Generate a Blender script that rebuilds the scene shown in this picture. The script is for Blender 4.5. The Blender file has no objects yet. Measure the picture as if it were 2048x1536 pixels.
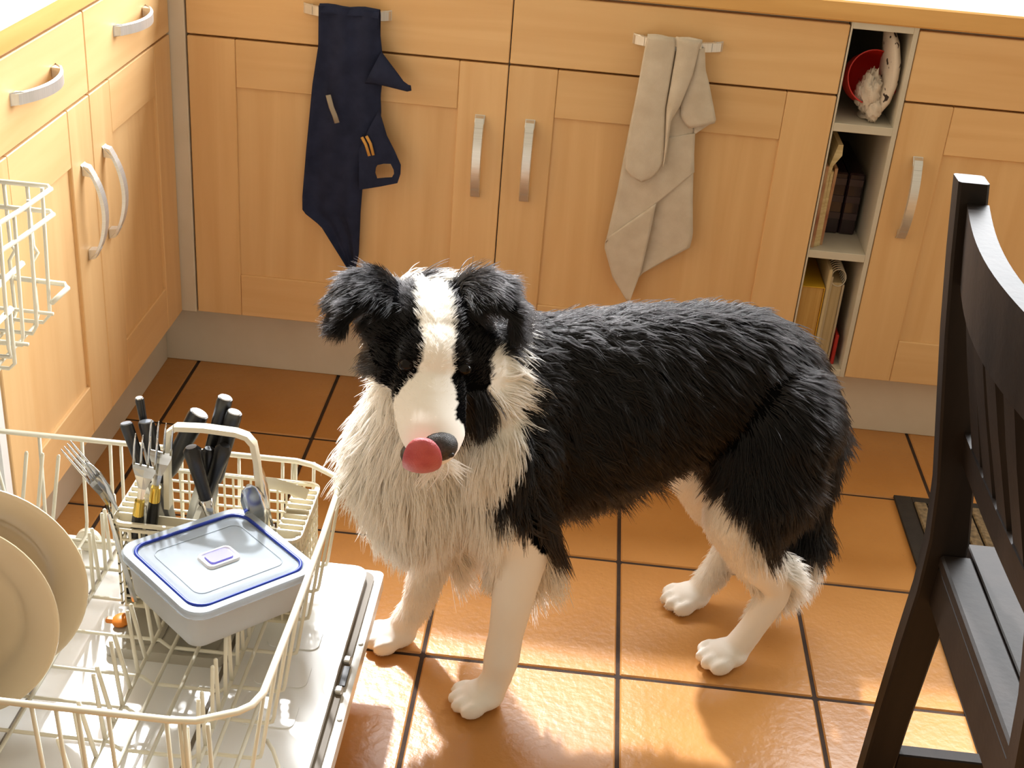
import bpy, bmesh, math, random
import numpy as np
from mathutils import Vector, Matrix, Euler, kdtree, noise as mnoise

scene = bpy.context.scene
col = scene.collection
random.seed(7)
rng = np.random.default_rng(7)

# ------------------------------------------------------------------ camera
cam_data = bpy.data.cameras.new('camera')
cam = bpy.data.objects.new('camera', cam_data)
col.objects.link(cam)
scene.camera = cam
CAM = Vector((0.14513, -2.39849, 1.33000))
yaw, pitch, roll, FPX = 0.0377557, -0.4896664, 0.0846551, 2634.51
cyw, syw, cpt, spt = math.cos(yaw), math.sin(yaw), math.cos(pitch), math.sin(pitch)
fwd = Vector((-syw * cpt, cyw * cpt, spt))
r0 = Vector((cyw, syw, 0)); u0 = r0.cross(fwd)
rgt = r0 * math.cos(roll) + u0 * math.sin(roll)
upv = -r0 * math.sin(roll) + u0 * math.cos(roll)
M = Matrix((rgt, upv, -fwd)).transposed().to_4x4()
M.translation = CAM
cam.matrix_world = M
cam_data.sensor_fit = 'HORIZONTAL'
cam_data.sensor_width = 36.0
cam_data.lens = 36.0 * FPX / 2048.0
cam_data.clip_start = 0.02

# ------------------------------------------------------------------ light
world = bpy.data.worlds.new('world'); scene.world = world
world.use_nodes = True
bg = world.node_tree.nodes['Background']
bg.inputs['Color'].default_value = (1.0, 0.86, 0.64, 1)
bg.inputs['Strength'].default_value = 0.60
sun_data = bpy.data.lights.new('sun', 'SUN')
sun_data.energy = 6.0
sun_data.angle = math.radians(2.2)
sun_data.color = (0.98, 0.985, 1.0)
sun = bpy.data.objects.new('sun', sun_data); col.objects.link(sun)
SUN_DIR = Vector((-0.26, 0.80, 0.915)).normalized()      # towards the sun: in through the window over the back worktop
sun.rotation_euler = SUN_DIR.to_track_quat('Z', 'Y').to_euler()
sun.location = (-1.0, 3, 4)
# daylight of the window over the back worktop
win_data = bpy.data.lights.new('window_daylight', 'AREA')
win_data.shape = 'RECTANGLE'; win_data.size = 4.8; win_data.size_y = 1.15
win_data.energy = 320.0; win_data.color = (0.94, 0.97, 1.0)
win_l = bpy.data.objects.new('window_daylight', win_data); col.objects.link(win_l)
win_l.location = (1.15, 0.66, 1.68); win_l.rotation_euler = (math.radians(-90), 0, 0)
vs = scene.view_settings
vs.view_transform = 'Standard'; vs.look = 'None'
vs.exposure = 0.06; vs.gamma = 1.0; vs.use_curve_mapping = False

# ------------------------------------------------------------------ helpers
def tag(o, label=None, cat=None, group=None, kind=None):
    if label: o['label'] = label
    if cat: o['category'] = cat
    if group: o['group'] = group
    if kind: o['kind'] = kind
    return o

ORG = {}
def thing(name, label, cat, loc=(0, 0, 0), group=None, kind=None):
    o = bpy.data.objects.new(name, None); col.objects.link(o)
    o.empty_display_size = 0.05
    o.location = loc; ORG[o.name] = Vector(loc)
    return tag(o, label, cat, group, kind)

def srgb(r, g, b):
    f = lambda c: (c / 255 / 12.92) if c / 255 <= 0.04045 else ((c / 255 + 0.055) / 1.055) ** 2.4
    return (f(r), f(g), f(b), 1)

class MB:
    """collects shapes in world coordinates; build() links them as one mesh object"""
    def __init__(s): s.v = []; s.f = []
    def add(s, vs, fs):
        n = len(s.v); s.v += [tuple(p) for p in vs]; s.f += [tuple(i + n for i in f) for f in fs]; return s
    def box(s, lo, hi, c=0.0, M=None):
        lo = [min(a, b) for a, b in zip(lo, hi)] if True else lo
        x0, y0, z0 = lo; x1, y1, z1 = hi
        c = min(c, (x1 - x0) / 2.01, (y1 - y0) / 2.01, (z1 - z0) / 2.01)
        if c <= 0:
            vs = [(x, y, z) for x in (x0, x1) for y in (y0, y1) for z in (z0, z1)]
            fs = [(0, 1, 3, 2), (4, 6, 7, 5), (0, 4, 5, 1), (2, 3, 7, 6), (0, 2, 6, 4), (1, 5, 7, 3)]
        else:
            vs = []; idx = {}
            for i, sx in enumerate((0, 1)):
                for j, sy in enumerate((0, 1)):
                    for k, sz in enumerate((0, 1)):
                        X = (x0, x1)[sx]; Y = (y0, y1)[sy]; Z = (z0, z1)[sz]
                        dx = c if sx == 0 else -c; dy = c if sy == 0 else -c; dz = c if sz == 0 else -c
                        idx[(i, j, k, 0)] = len(vs); vs.append((X, Y + dy, Z + dz))
                        idx[(i, j, k, 1)] = len(vs); vs.append((X + dx, Y, Z + dz))
                        idx[(i, j, k, 2)] = len(vs); vs.append((X + dx, Y + dy, Z))
            fs = []
            for i in (0, 1):
                q = [idx[(i, 0, 0, 0)], idx[(i, 1, 0, 0)], idx[(i, 1, 1, 0)], idx[(i, 0, 1, 0)]]; fs.append(q if i else q[::-1])
                q = [idx[(0, i, 0, 1)], idx[(1, i, 0, 1)], idx[(1, i, 1, 1)], idx[(0, i, 1, 1)]]; fs.append(q[::-1] if i else q)
                q = [idx[(0, 0, i, 2)], idx[(1, 0, i, 2)], idx[(1, 1, i, 2)], idx[(0, 1, i, 2)]]; fs.append(q if i else q[::-1])
            for a in (0, 1):
                for b in (0, 1):
                    q = [idx[(a, b, 0, 0)], idx[(a, b, 1, 0)], idx[(a, b, 1, 1)], idx[(a, b, 0, 1)]]; fs.append(q if (a + b) % 2 else q[::-1])
                    q = [idx[(a, 0, b, 0)], idx[(a, 1, b, 0)], idx[(a, 1, b, 2)], idx[(a, 0, b, 2)]]; fs.append(q[::-1] if (a + b) % 2 else q)
                    q = [idx[(0, a, b, 1)], idx[(1, a, b, 1)], idx[(1, a, b, 2)], idx[(0, a, b, 2)]]; fs.append(q if (a + b) % 2 else q[::-1])
                    for d in (0, 1):
                        t = [idx[(a, b, d, 0)], idx[(a, b, d, 1)], idx[(a, b, d, 2)]]; fs.append(t if (a + b + d) % 2 else t[::-1])
        if M is not None: vs = [M @ Vector(p) for p in vs]
        return s.add(vs, fs)
    def tube(s, pts, r, seg=6, closed=False, flat=None, up=None):
        """round wire along pts; r one radius or one per point; flat=(a,b) elliptic half sizes along (side, up)"""
        P = [Vector(p) for p in pts]; n = len(P); rings = []
        prev = None
        for i in range(n):
            if closed: t = (P[(i + 1) % n] - P[i - 1])
            else: t = P[min(i + 1, n - 1)] - P[max(i - 1, 0)]
            t.normalize()
            if up is not None: a = Vector(up).cross(t)
            elif prev is None: a = t.orthogonal()
            else: a = prev - t * prev.dot(t)
            if a.length < 1e-6: a = t.orthogonal()
            a.normalize(); prev = a
            b = t.cross(a)
            rr = r[i] if isinstance(r, (list, tuple)) else r
            ra, rb = (flat[0], flat[1]) if flat else (rr, rr)
            if flat and isinstance(r, (list, tuple)): ra, rb = flat[0] * rr, flat[1] * rr
            rings.append([P[i] + a * ra * math.cos(2 * math.pi * k / seg) + b * rb * math.sin(2 * math.pi * k / seg) for k in range(seg)])
        vs = [p for rg in rings for p in rg]; fs = []
        for i in range(n if closed else n - 1):
            j = (i + 1) % n
            for k in range(seg):
                fs.append((i * seg + k, i * seg + (k + 1) % seg, j * seg + (k + 1) % seg, j * seg + k))
        if not closed:
            fs.append(tuple(range(seg))[::-1]); fs.append(tuple((n - 1) * seg + k for k in range(seg)))
        return s.add(vs, fs)
    def prism(s, poly, axis, a, b):
        """polygon (u,v) extruded along axis 0/1/2 from a to b"""
        def mk(u, v, w): return ((w, u, v), (u, w, v), (u, v, w))[axis]
        n = len(poly); vs = [mk(u, v, a) for u, v in poly] + [mk(u, v, b) for u, v in poly]
        fs = [tuple(range(n))[::-1], tuple(range(n, 2 * n))] + [(i, (i + 1) % n, n + (i + 1) % n, n + i) for i in range(n)]
        return s.add(vs, fs)
    def lathe(s, prof, c, seg=32, M=None):
        vs = []; fs = []; n = len(prof)
        for i in range(seg):
            a = 2 * math.pi * i / seg
            for (r, z) in prof: vs.append(Vector((r * math.cos(a), r * math.sin(a), z)))
        if M is not None: vs = [M @ p for p in vs]
        vs = [p + Vector(c) for p in vs]
        for i in range(seg):
            j = (i + 1) % seg
            for k in range(n - 1): fs.append((i * n + k, j * n + k, j * n + k + 1, i * n + k + 1))
        return s.add(vs, fs)
    def rings(s, rs, cap=True, close=True):
        n = len(rs[0]); vs = [p for r in rs for p in r]; fs = []
        for i in range(len(rs) - 1):
            for k in range(n if close else n - 1):
                fs.append((i * n + k, i * n + (k + 1) % n, (i + 1) * n + (k + 1) % n, (i + 1) * n + k))
        if cap: fs.append(tuple(range(n))[::-1]); fs.append(tuple((len(rs) - 1) * n + k for k in range(n)))
        return s.add(vs, fs)
    def ell(s, c, r, seg=16, rg=10, M=None):
        vs = [(0, 0, -1)]; fs = []
        for i in range(1, rg):
            th = math.pi * i / rg
            for k in range(seg):
                ph = 2 * math.pi * k / seg; vs.append((math.sin(th) * math.cos(ph), math.sin(th) * math.sin(ph), -math.cos(th)))
        vs.append((0, 0, 1)); L = len(vs) - 1
        for k in range(seg):
            fs.append((0, 1 + (k + 1) % seg, 1 + k)); fs.append((L, L - seg + k, L - seg + (k + 1) % seg))
        for i in range(rg - 2):
            for k in range(seg):
                a = 1 + i * seg; fs.append((a + k, a + (k + 1) % seg, a + seg + (k + 1) % seg, a + seg + k))
        vs = [Vector((p[0] * r[0], p[1] * r[1], p[2] * r[2])) for p in vs]
        if M is not None: vs = [M @ p for p in vs]
        return s.add([p + Vector(c) for p in vs], fs)
    def mesh(s, name, org=(0, 0, 0), smooth=False, fix=True):
        me = bpy.data.meshes.new(name)
        o = Vector(org)
        me.from_pydata([tuple(Vector(p) - o) for p in s.v], [], s.f)
        if fix:
            bm = bmesh.new(); bm.from_mesh(me); bmesh.ops.recalc_face_normals(bm, faces=bm.faces); bm.to_mesh(me); bm.free()
        if smooth is True:
            me.polygons.foreach_set('use_smooth', [True] * len(me.polygons))
        elif smooth:
            me.polygons.foreach_set('use_smooth', [True] * len(me.polygons)); me.set_sharp_from_angle(angle=math.radians(smooth))
        return me
    def build(s, name, mat, parent=None, smooth=False, label=None, org=None, fix=True):
        root = parent
        while root is not None and root.parent is not None: root = root.parent
        base = ORG.get(root.name, Vector((0, 0, 0))) if root is not None else Vector(org or (0, 0, 0))
        if root is not None and root.type != 'EMPTY': base = root.location.copy()
        me = s.mesh(name, base, smooth, fix)
        me.materials.append(mat)
        o = bpy.data.objects.new(name, me); col.objects.link(o)
        if parent is not None: o.parent = parent
        else: o.location = base
        if label: o['label'] = label
        return o

def inst(me, name, parent=None, loc=(0, 0, 0), rot=(0, 0, 0), scale=None):
    """another object sharing mesh data; loc in world coordinates"""
    o = bpy.data.objects.new(name, me); col.objects.link(o)
    base = Vector((0, 0, 0))
    root = parent
    while root is not None and root.parent is not None: root = root.parent
    if root is not None: base = ORG.get(root.name, root.location.copy())
    o.location = Vector(loc) - base; o.rotation_euler = rot
    if scale: o.scale = scale
    if parent is not None: o.parent = parent
    return o

# ------------------------------------------------------------------ materials
def mat(name, color, rough=0.5, metal=0.0, spec=0.5, coat=0.0, trans=0.0, ior=1.45, sheen=0.0):
    m = bpy.data.materials.new(name); m.use_nodes = True
    b = m.node_tree.nodes['Principled BSDF']
    b.inputs['Base Color'].default_value = color if len(color) == 4 else (*color, 1)
    b.inputs['Roughness'].default_value = rough; b.inputs['Metallic'].default_value = metal
    b.inputs['Specular IOR Level'].default_value = spec; b.inputs['Coat Weight'].default_value = coat
    b.inputs['Transmission Weight'].default_value = trans; b.inputs['IOR'].default_value = ior
    if sheen: b.inputs['Sheen Weight'].default_value = sheen
    return m

def nodes(m): return m.node_tree.nodes, m.node_tree.links, m.node_tree.nodes['Principled BSDF']

def noise_mat(name, c1, c2, scale=(8, 8, 8), nscale=3.0, detail=5, rough=0.5, bump=0.0, bscale=200, spec=0.5, coord='Object', lo=0.3, hi=0.7, dist=0.0, randomize=0.0, metal=0.0):
    """two colours mixed by a stretched noise, with optional fine bump"""
    m = mat(name, c1, rough, metal, spec); N, L, B = nodes(m)
    tc = N.new('ShaderNodeTexCoord'); mp = N.new('ShaderNodeMapping'); mp.inputs['Scale'].default_value = scale
    L.new(tc.outputs[coord], mp.inputs['Vector'])
    oi = None
    if randomize:
        oi = N.new('ShaderNodeObjectInfo')
        ml = N.new('ShaderNodeVectorMath'); ml.operation = 'SCALE'; ml.inputs[0].default_value = (37, 53, 71)
        L.new(oi.outputs['Random'], ml.inputs['Scale']); L.new(ml.outputs[0], mp.inputs['Location'])
    nt = N.new('ShaderNodeTexNoise'); nt.inputs['Scale'].default_value = nscale; nt.inputs['Detail'].default_value = detail
    nt.inputs['Distortion'].default_value = dist
    L.new(mp.outputs[0], nt.inputs['Vector'])
    cr = N.new('ShaderNodeValToRGB'); cr.color_ramp.elements[0].position = lo; cr.color_ramp.elements[1].position = hi
    cr.color_ramp.elements[0].color = c1; cr.color_ramp.elements[1].color = c2
    L.new(nt.outputs['Fac'], cr.inputs['Fac'])
    out = cr.outputs['Color']
    if randomize:
        hs = N.new('ShaderNodeHueSaturation')
        mr = N.new('ShaderNodeMapRange'); mr.inputs['To Min'].default_value = 1 - randomize; mr.inputs['To Max'].default_value = 1 + randomize
        L.new(oi.outputs['Random'], mr.inputs['Value']); L.new(mr.outputs[0], hs.inputs['Value'])
        L.new(out, hs.inputs['Color']); out = hs.outputs['Color']
    L.new(out, B.inputs['Base Color'])
    if bump:
        n2 = N.new('ShaderNodeTexNoise'); n2.inputs['Scale'].default_value = bscale; n2.inputs['Detail'].default_value = 4
        L.new(tc.outputs[coord], n2.inputs['Vector'])
        bp = N.new('ShaderNodeBump'); bp.inputs['Strength'].default_value = bump; bp.inputs['Distance'].default_value = 0.002
        L.new(n2.outputs['Fac'], bp.inputs['Height']); L.new(bp.outputs[0], B.inputs['Normal'])
    return m
# ================================================================== the room
WOOD1, WOOD2 = srgb(228, 190, 138), srgb(216, 174, 121)
wood_v = noise_mat('birch_veneer_upright', WOOD1, WOOD2, (26, 26, 1.6), 1.0, 6, .42, .05, 60, .35, dist=.6, randomize=.035)
wood_h = noise_mat('birch_veneer_across', WOOD1, WOOD2, (1.6, 26, 26), 1.0, 6, .42, .05, 60, .35, dist=.6, randomize=.035)
wood_hy = noise_mat('birch_veneer_across_side', WOOD1, WOOD2, (26, 1.6, 26), 1.0, 6, .42, .05, 60, .35, dist=.6, randomize=.035)
top_m = noise_mat('worktop_oiled_beech', srgb(228, 184, 116), srgb(208, 158, 92), (1.4, 22, 22), 1.2, 6, .3, .05, 80, .4, dist=.4)
top_my = noise_mat('worktop_oiled_beech_side', srgb(228, 184, 116), srgb(208, 158, 92), (22, 1.4, 22), 1.2, 6, .3, .05, 80, .4, dist=.4)
white_m = noise_mat('cabinet_white_board', srgb(214, 206, 192), srgb(206, 197, 182), (3, 3, 3), 4, 3, .45)
plinth_m = noise_mat('plinth_white_board', srgb(216, 205, 186), srgb(207, 195, 174), (3, 3, 3), 3, 3, .4)
dark_gap = mat('cabinet_shadow_side', srgb(70, 52, 36), .8)
steel_m = noise_mat('brushed_steel', (.68, .67, .64, 1), (.76, .75, .72, 1), (4, 4, 200), 4, 3, .38, metal=.75)
wallm = noise_mat('wall_paint', srgb(225, 212, 188), srgb(219, 205, 180), (2, 2, 2), 3, 3, .7, .1, 150)
grout_m = noise_mat('dark_grout', srgb(64, 46, 33), srgb(48, 34, 26), (1, 1, 1), 40, 4, .9, .3, 400)

def tile_material():
    m = noise_mat('terracotta_glazed_tile', srgb(196, 140, 78), srgb(178, 122, 62), (1, 1, 1), 6, 6, .24, 0, spec=.5, lo=.25, hi=.75, randomize=.06)
    N, L, B = nodes(m)
    tc = N.new('ShaderNodeTexCoord')
    # small dark specks
    vo = N.new('ShaderNodeTexNoise'); vo.inputs['Scale'].default_value = 95; vo.inputs['Detail'].default_value = 2
    L.new(tc.outputs['Object'], vo.inputs['Vector'])
    cr = N.new('ShaderNodeValToRGB'); cr.color_ramp.elements[0].position = .70; cr.color_ramp.elements[1].position = .78
    cr.color_ramp.elements[0].color = (0, 0, 0, 1); cr.color_ramp.elements[1].color = (.5, .5, .5, 1)
    L.new(vo.outputs['Fac'], cr.inputs['Fac'])
    src = B.inputs['Base Color'].links[0].from_socket
    mx = N.new('ShaderNodeMix'); mx.data_type = 'RGBA'; mx.inputs[7].default_value = srgb(140, 84, 40)
    L.new(cr.outputs['Color'], mx.inputs[0]); L.new(src, mx.inputs[6]); L.new(mx.outputs[2], B.inputs['Base Color'])
    # slight orange-peel relief of the glaze
    n2 = N.new('ShaderNodeTexNoise'); n2.inputs['Scale'].default_value = 75; n2.inputs['Detail'].default_value = 3
    L.new(tc.outputs['Object'], n2.inputs['Vector'])
    bp = N.new('ShaderNodeBump'); bp.inputs['Strength'].default_value = .35; bp.inputs['Distance'].default_value = .0025
    L.new(n2.outputs['Fac'], bp.inputs['Height']); L.new(bp.outputs[0], B.inputs['Normal'])
    B.inputs['Roughness'].default_value = .30
    return m
tile_m = tile_material()

# floor: grout bed with every tile a piece of its own
TP, TX, TY = 0.3015, 0.2849, -0.8148
GW = 0.0065
floor = MB().box((-1.35, -2.6, -0.03), (2.1, 0.75, -0.0025)).build('floor', grout_m)
tag(floor, 'terracotta tiled kitchen floor with dark grout', None, None, 'structure')
tm = MB().box((-TP / 2 + GW / 2, -TP / 2 + GW / 2, -0.010), (TP / 2 - GW / 2, TP / 2 - GW / 2, 0.0), 0.0022).mesh('tile'); tm.materials.append(tile_m)
for i in range(-5, 6):
    for j in range(-6, 5):
        o = inst(tm, 'tile', floor, (TX + (i + .5) * TP, TY + (j + .5) * TP, random.uniform(-.0004, 0.0)), (0, 0, 0))

# walls out of the picture: a window over the back worktop lets the sun in
ZT = 0.879; ZC = 0.843
wb = MB()
wb.box((-1.35, 0.60, 0.0), (3.7, 0.72, 1.02))
wall_back = wb.build('wall_back', wallm); tag(wall_back, 'cream painted wall behind the worktop', None, None, 'structure')
wl = MB().box((-1.35, -2.6, 0.0), (-1.25, 0.60, 2.6)).build('wall_left', wallm); tag(wl, 'cream painted wall behind the left worktop', None, None, 'structure')
win = MB(); win.box((-1.35, .62, 1.02), (3.7, .70, 1.07), .004); 
window = win.build('window_1', mat('window_white_paint', srgb(235, 232, 225), .4)); tag(window, 'white window sill frame above the back wall', None, None, 'structure')

# plinths
bb_ = MB().box((-0.696, 0.054, 0.0), (1.75, 0.072, 0.142), .001).build('baseboard_back', plinth_m); tag(bb_, 'cream plinth board under the back cabinets', None, None, 'structure')
bl = MB().box((-0.702, -0.817, 0.0), (-0.685, 0.050, 0.142), .001).build('baseboard_left', plinth_m); tag(bl, 'cream plinth board under the left cabinets', None, None, 'structure')
for zz in (-.555, -.60):
    pass
tr1 = MB().box((-0.640, -0.003, 0.1436), (-0.6015, 0.03, ZC), .001).build('trim_1', plinth_m); tag(tr1, 'cream corner filler strip between the two cabinet runs', None, None, 'structure')

# ------------------------------------------------------------------ handles
def bow(L_, depth=.030, n=15, vert=True):
    """profile of a bow handle: offsets (along, out)"""
    return [(-L_ / 2 + L_ * i / (n - 1), depth * math.sin(math.pi * (i / (n - 1))) ** .62) for i in range(n)]
def handle_mesh(name, L_=.162, w=.0185):
    """handle along local Z, standing out along local -Y, centred"""
    b = MB(); P = bow(L_, .028); th = .0055
    rs = []
    for i, (a, d) in enumerate(P):
        t = (P[min(i + 1, len(P) - 1)][0] - P[max(i - 1, 0)][0], P[min(i + 1, len(P) - 1)][1] - P[max(i - 1, 0)][1]); ln = math.hypot(*t); nx, nz = t[0] / ln, -t[1] / ln
        hw2 = w / 2; y0 = -d; c = .0014
        ring = []
        for (u, q) in ((-hw2, 0), (-hw2 + c, th), (hw2 - c, th), (hw2, 0)):
            ring.append((u, y0 - q * nx, a - q * nz * -1 * -1 if False else a + q * (-t[1] / ln) * -1))
        rs.append(ring)
    b.rings(rs)
    for s in (-1, 1):      # foot behind each end of the bow
        q = [(s * (L_ / 2 - .001), -.001), (s * (L_ / 2 - .004), -.011), (s * (L_ / 2 - .020), -.0195), (s * (L_ / 2 - .018), -.001)]
        b.prism([(y, z) for z, y in q], 0, -w / 2 + .0015, w / 2 - .0015)
    me = b.mesh(name, smooth=35); me.materials.append(steel_m); return me
HANDLE = handle_mesh('handle')

# ------------------------------------------------------------------ cabinets
RW = 0.09; FT = 0.019; GAP = 0.0022
def map_back(u, out, z): return (u, -out, z)              # u along x, out towards the room
XL = -0.630
def map_left(u, out, z): return (XL + out, u, z)          # u along y, out towards +x
def cabinet(side, u0, u1, label, hinge, group=None, handle_drawer=True):
    """one base unit: carcass, drawer front, framed door; u0<u1 along the run; hinge 'lo' or 'hi' = side of the hinges"""
    mp_ = map_back if side == 'back' else map_left
    wv = wood_v; wh = wood_h if side == 'back' else wood_hy
    cx = (u0 + u1) / 2
    base = Vector(mp_(cx, -.28, 0.0))
    t = thing('kitchen_cabinet', label, 'cabinet', base, group)
    def bx(b, ua, ub, oa, ob, za, zb, c=0.0):
        p, q = mp_(ua, oa, za), mp_(ub, ob, zb)
        b.box([min(x, y) for x, y in zip(p, q)], [max(x, y) for x, y in zip(p, q)], c); return b
    b = MB()
    for (ua, ub) in ((u0, u0 + .016), (u1 - .016, u1)): bx(b, ua + .0003, ub - .0003, -.56, -FT - .001, .1436, ZC)
    bx(b, u0 + .016, u1 - .016, -.56, -FT - .001, .1436, .16); bx(b, u0 + .016, u1 - .016, -.56, -.55, .16, ZC); bx(b, u0 + .016, u1 - .016, -.10, -FT - .001, ZC - .016, ZC)
    b.build('carcass', white_m, t)
    d = bx(MB(), u0 + GAP / 2, u1 - GAP / 2, -FT, 0, .7115, ZC - .006, .0016).build('drawer_front', wh, t)
    rotd = (0, math.radians(90), 0) if side == 'back' else (math.radians(90), 0, math.radians(90))
    hm = inst(HANDLE, 'handle', d, mp_(cx, 0, .7785)); hm['label'] = 'brushed steel bow handle'
    if side == 'back': hm.rotation_euler = Euler((0, math.radians(90), 0))
    else: hm.rotation_euler = (Matrix.Rotation(math.radians(90), 3, 'Z') @ Matrix.Rotation(math.radians(90), 3, 'Y')).to_euler()
    z0, z1 = .1446, .7075; a, c = u0 + GAP / 2, u1 - GAP / 2
    door = bx(MB(), a + RW - .006, c - RW + .006, -FT + .003, -.0065, z0 + RW - .006, z1 - RW + .006).build('door', wv, t)
    bx(MB(), a, a + RW - .0005, -FT, 0, z0, z1, .0014).build('stile', wv, door)
    bx(MB(), c - RW + .0005, c, -FT, 0, z0, z1, .0014).build('stile', wv, door)
    bx(MB(), a + RW, c - RW, -FT, -.0004, z1 - RW, z1, .0014).build('rail', wh, door)
    bx(MB(), a + RW, c - RW, -FT, -.0004, z0, z0 + RW, .0014).build('rail', wh, door)
    hu = (c - .046) if hinge == 'lo' else (a + .046)
    h2 = inst(HANDLE, 'handle', door, mp_(hu, 0, .530)); h2['label'] = 'brushed steel bow handle'
    if side == 'left': h2.rotation_euler = (0, 0, math.radians(90))
    return t
G_ = 'birch fronted base cabinets'
cabinet('back', -.60, 0.0, 'birch base cabinet with the navy apron hung on its drawer handle', 'lo', G_)
cabinet('back', 0.0, .60, 'birch base cabinet with the beige towel hung on its drawer handle', 'hi', G_)
cabinet('back', .72, 1.32, 'birch base cabinet behind the black chair, beside the open shelves', 'hi', G_)
cabinet('left', -.417, -.005, 'narrow birch cabinet of the left run touching the cream corner strip', 'hi', G_)
cabinet('left', -.817, -.417, 'narrow birch cabinet of the left run beside the open dishwasher', 'lo', G_)

# open shelf unit
osu = thing('open_shelf_unit', 'narrow white open shelf unit set between two birch cabinets', 'shelf unit', (.66, .28, 0))
shelf_in = noise_mat('shelf_white_board', srgb(205, 198, 182), srgb(196, 188, 170), (3, 3, 3), 4, 3, .5)
for (xa, xb) in ((.6005, .6035), (.7105, .7195)): MB().box((xa, -.001, .1436), (xb, .56, ZC), .0006).build('side_panel', shelf_in, osu)
MB().box((.6035, .555, .1436), (.7105, .56, ZC)).build('back_panel', shelf_in, osu)
for zt in (.6595, .4085, .160): MB().box((.6035, -.001, zt - .0155), (.7105, .555, zt), .0006).build('shelf', shelf_in, osu)
MB().box((.6035, -.001, ZC - .012), (.7105, .555, ZC), .0006).build('top_panel', shelf_in, osu)

# worktops
wt = MB().box((-1.25, -.006, ZC), (1.75, .60, ZT), .003).build('worktop', top_m, org=(.2, .3, ZC)); tag(wt, 'oiled wooden worktop over the back cabinets', 'worktop')
wt2 = MB().box((-1.25, -2.3, ZC), (XL + .006, -.0075, ZT), .003).build('worktop', top_my, org=(-.94, -1.1, ZC)); tag(wt2, 'sunlit wooden worktop over the left cabinets', 'worktop')
# ================================================================== cloths on the drawer handles
def cloth_mat(name, c1, c2, weave=900, rough=.9):
    return noise_mat(name, c1, c2, (1, 1, 1), 30, 4, rough, .35, weave, .15, sheen if False else 'Object')
navy_m = cloth_mat('navy_cotton', srgb(44, 50, 74), srgb(34, 39, 60))
beige_m = cloth_mat('beige_linen', srgb(214, 203, 186), srgb(200, 187, 168))
def sheet(b, left, right, yfun, nu=14, nz=40, th=.0022):
    """hanging cloth between two edges given as (x,z) polylines sorted from top down; yfun(u,z)->y (front)"""
    lz = [p[1] for p in left]; rz = [p[1] for p in right]
    lx = [p[0] for p in left]; rx = [p[0] for p in right]
    it = lambda z, zs, xs: float(np.interp(-z, [-q for q in zs], xs))
    zt0, zt1 = left[0][1], right[0][1]; zb0, zb1 = left[-1][1], right[-1][1]
    F = []; Bk = []
    for j in range(nz + 1):
        t = j / nz; rowf = []; rowb = []
        za = zt0 + (zb0 - zt0) * t; zb = zt1 + (zb1 - zt1) * t
        xa, xb = it(za, lz, lx), it(zb, rz, rx)
        for i in range(nu + 1):
            u = i / nu; x = xa + (xb - xa) * u; z = za + (zb - za) * u
            y = yfun(u, z); rowf.append((x, y, z)); rowb.append((x, y + th, z))
        F.append(rowf); Bk.append(rowb)
    vs = [p for r in F for p in r] + [p for r in Bk for p in r]; n = nu + 1; o = len(F) * n; fs = []
    for j in range(nz):
        for i in range(nu):
            a = j * n + i; fs.append((a, a + 1, a + n + 1, a + n)); fs.append((o + a, o + a + n, o + a + n + 1, o + a + 1))
    for j in range(nz):
        for i in (0, nu):
            a = j * n + i; fs.append((a, a + n, o + a + n, o + a) if i == 0 else (a, o + a, o + a + n, a + n))
    for i in range(nu):
        a = i; fs.append((a, o + a, o + a + 1, a + 1)); a = nz * n + i; fs.append((a, a + 1, o + a + 1, o + a))
    b.add(vs, fs)
def over_handle(b, x0, x1, zt=.7875, n=8):
    """the fold that runs over the bar and down behind it"""
    pr = [(-.0435, zt - .006), (-.0415, zt + .004), (-.036, zt + .0085), (-.028, zt + .007), (-.022, zt - .004), (-.020, zt - .03), (-.017, zt - .06)]
    vs = []; fs = []
    for i in range(n + 1):
        x = x0 + (x1 - x0) * i / n
        for k, (y, z) in enumerate(pr): vs.append((x, y + .0008 * math.sin(i * 2.1 + k), z + .0015 * math.sin(i * 1.3)))
        for k, (y, z) in enumerate(pr): vs.append((x, y + .002, z - .002))
    m = len(pr); w = 2 * m
    for i in range(n):
        for k in range(m - 1):
            a = i * w + k; fs.append((a, a + w, a + w + 1, a + 1)); a += m; fs.append((a, a + 1, a + w + 1, a + w))
    b.add(vs, fs)
def drape(z, top=.79, y0=-.0425, y1=-.012, zb=.30):
    t = min(1, max(0, (top - z) / (top - zb))); return y0 + (y1 - y0) * t ** .8
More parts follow.
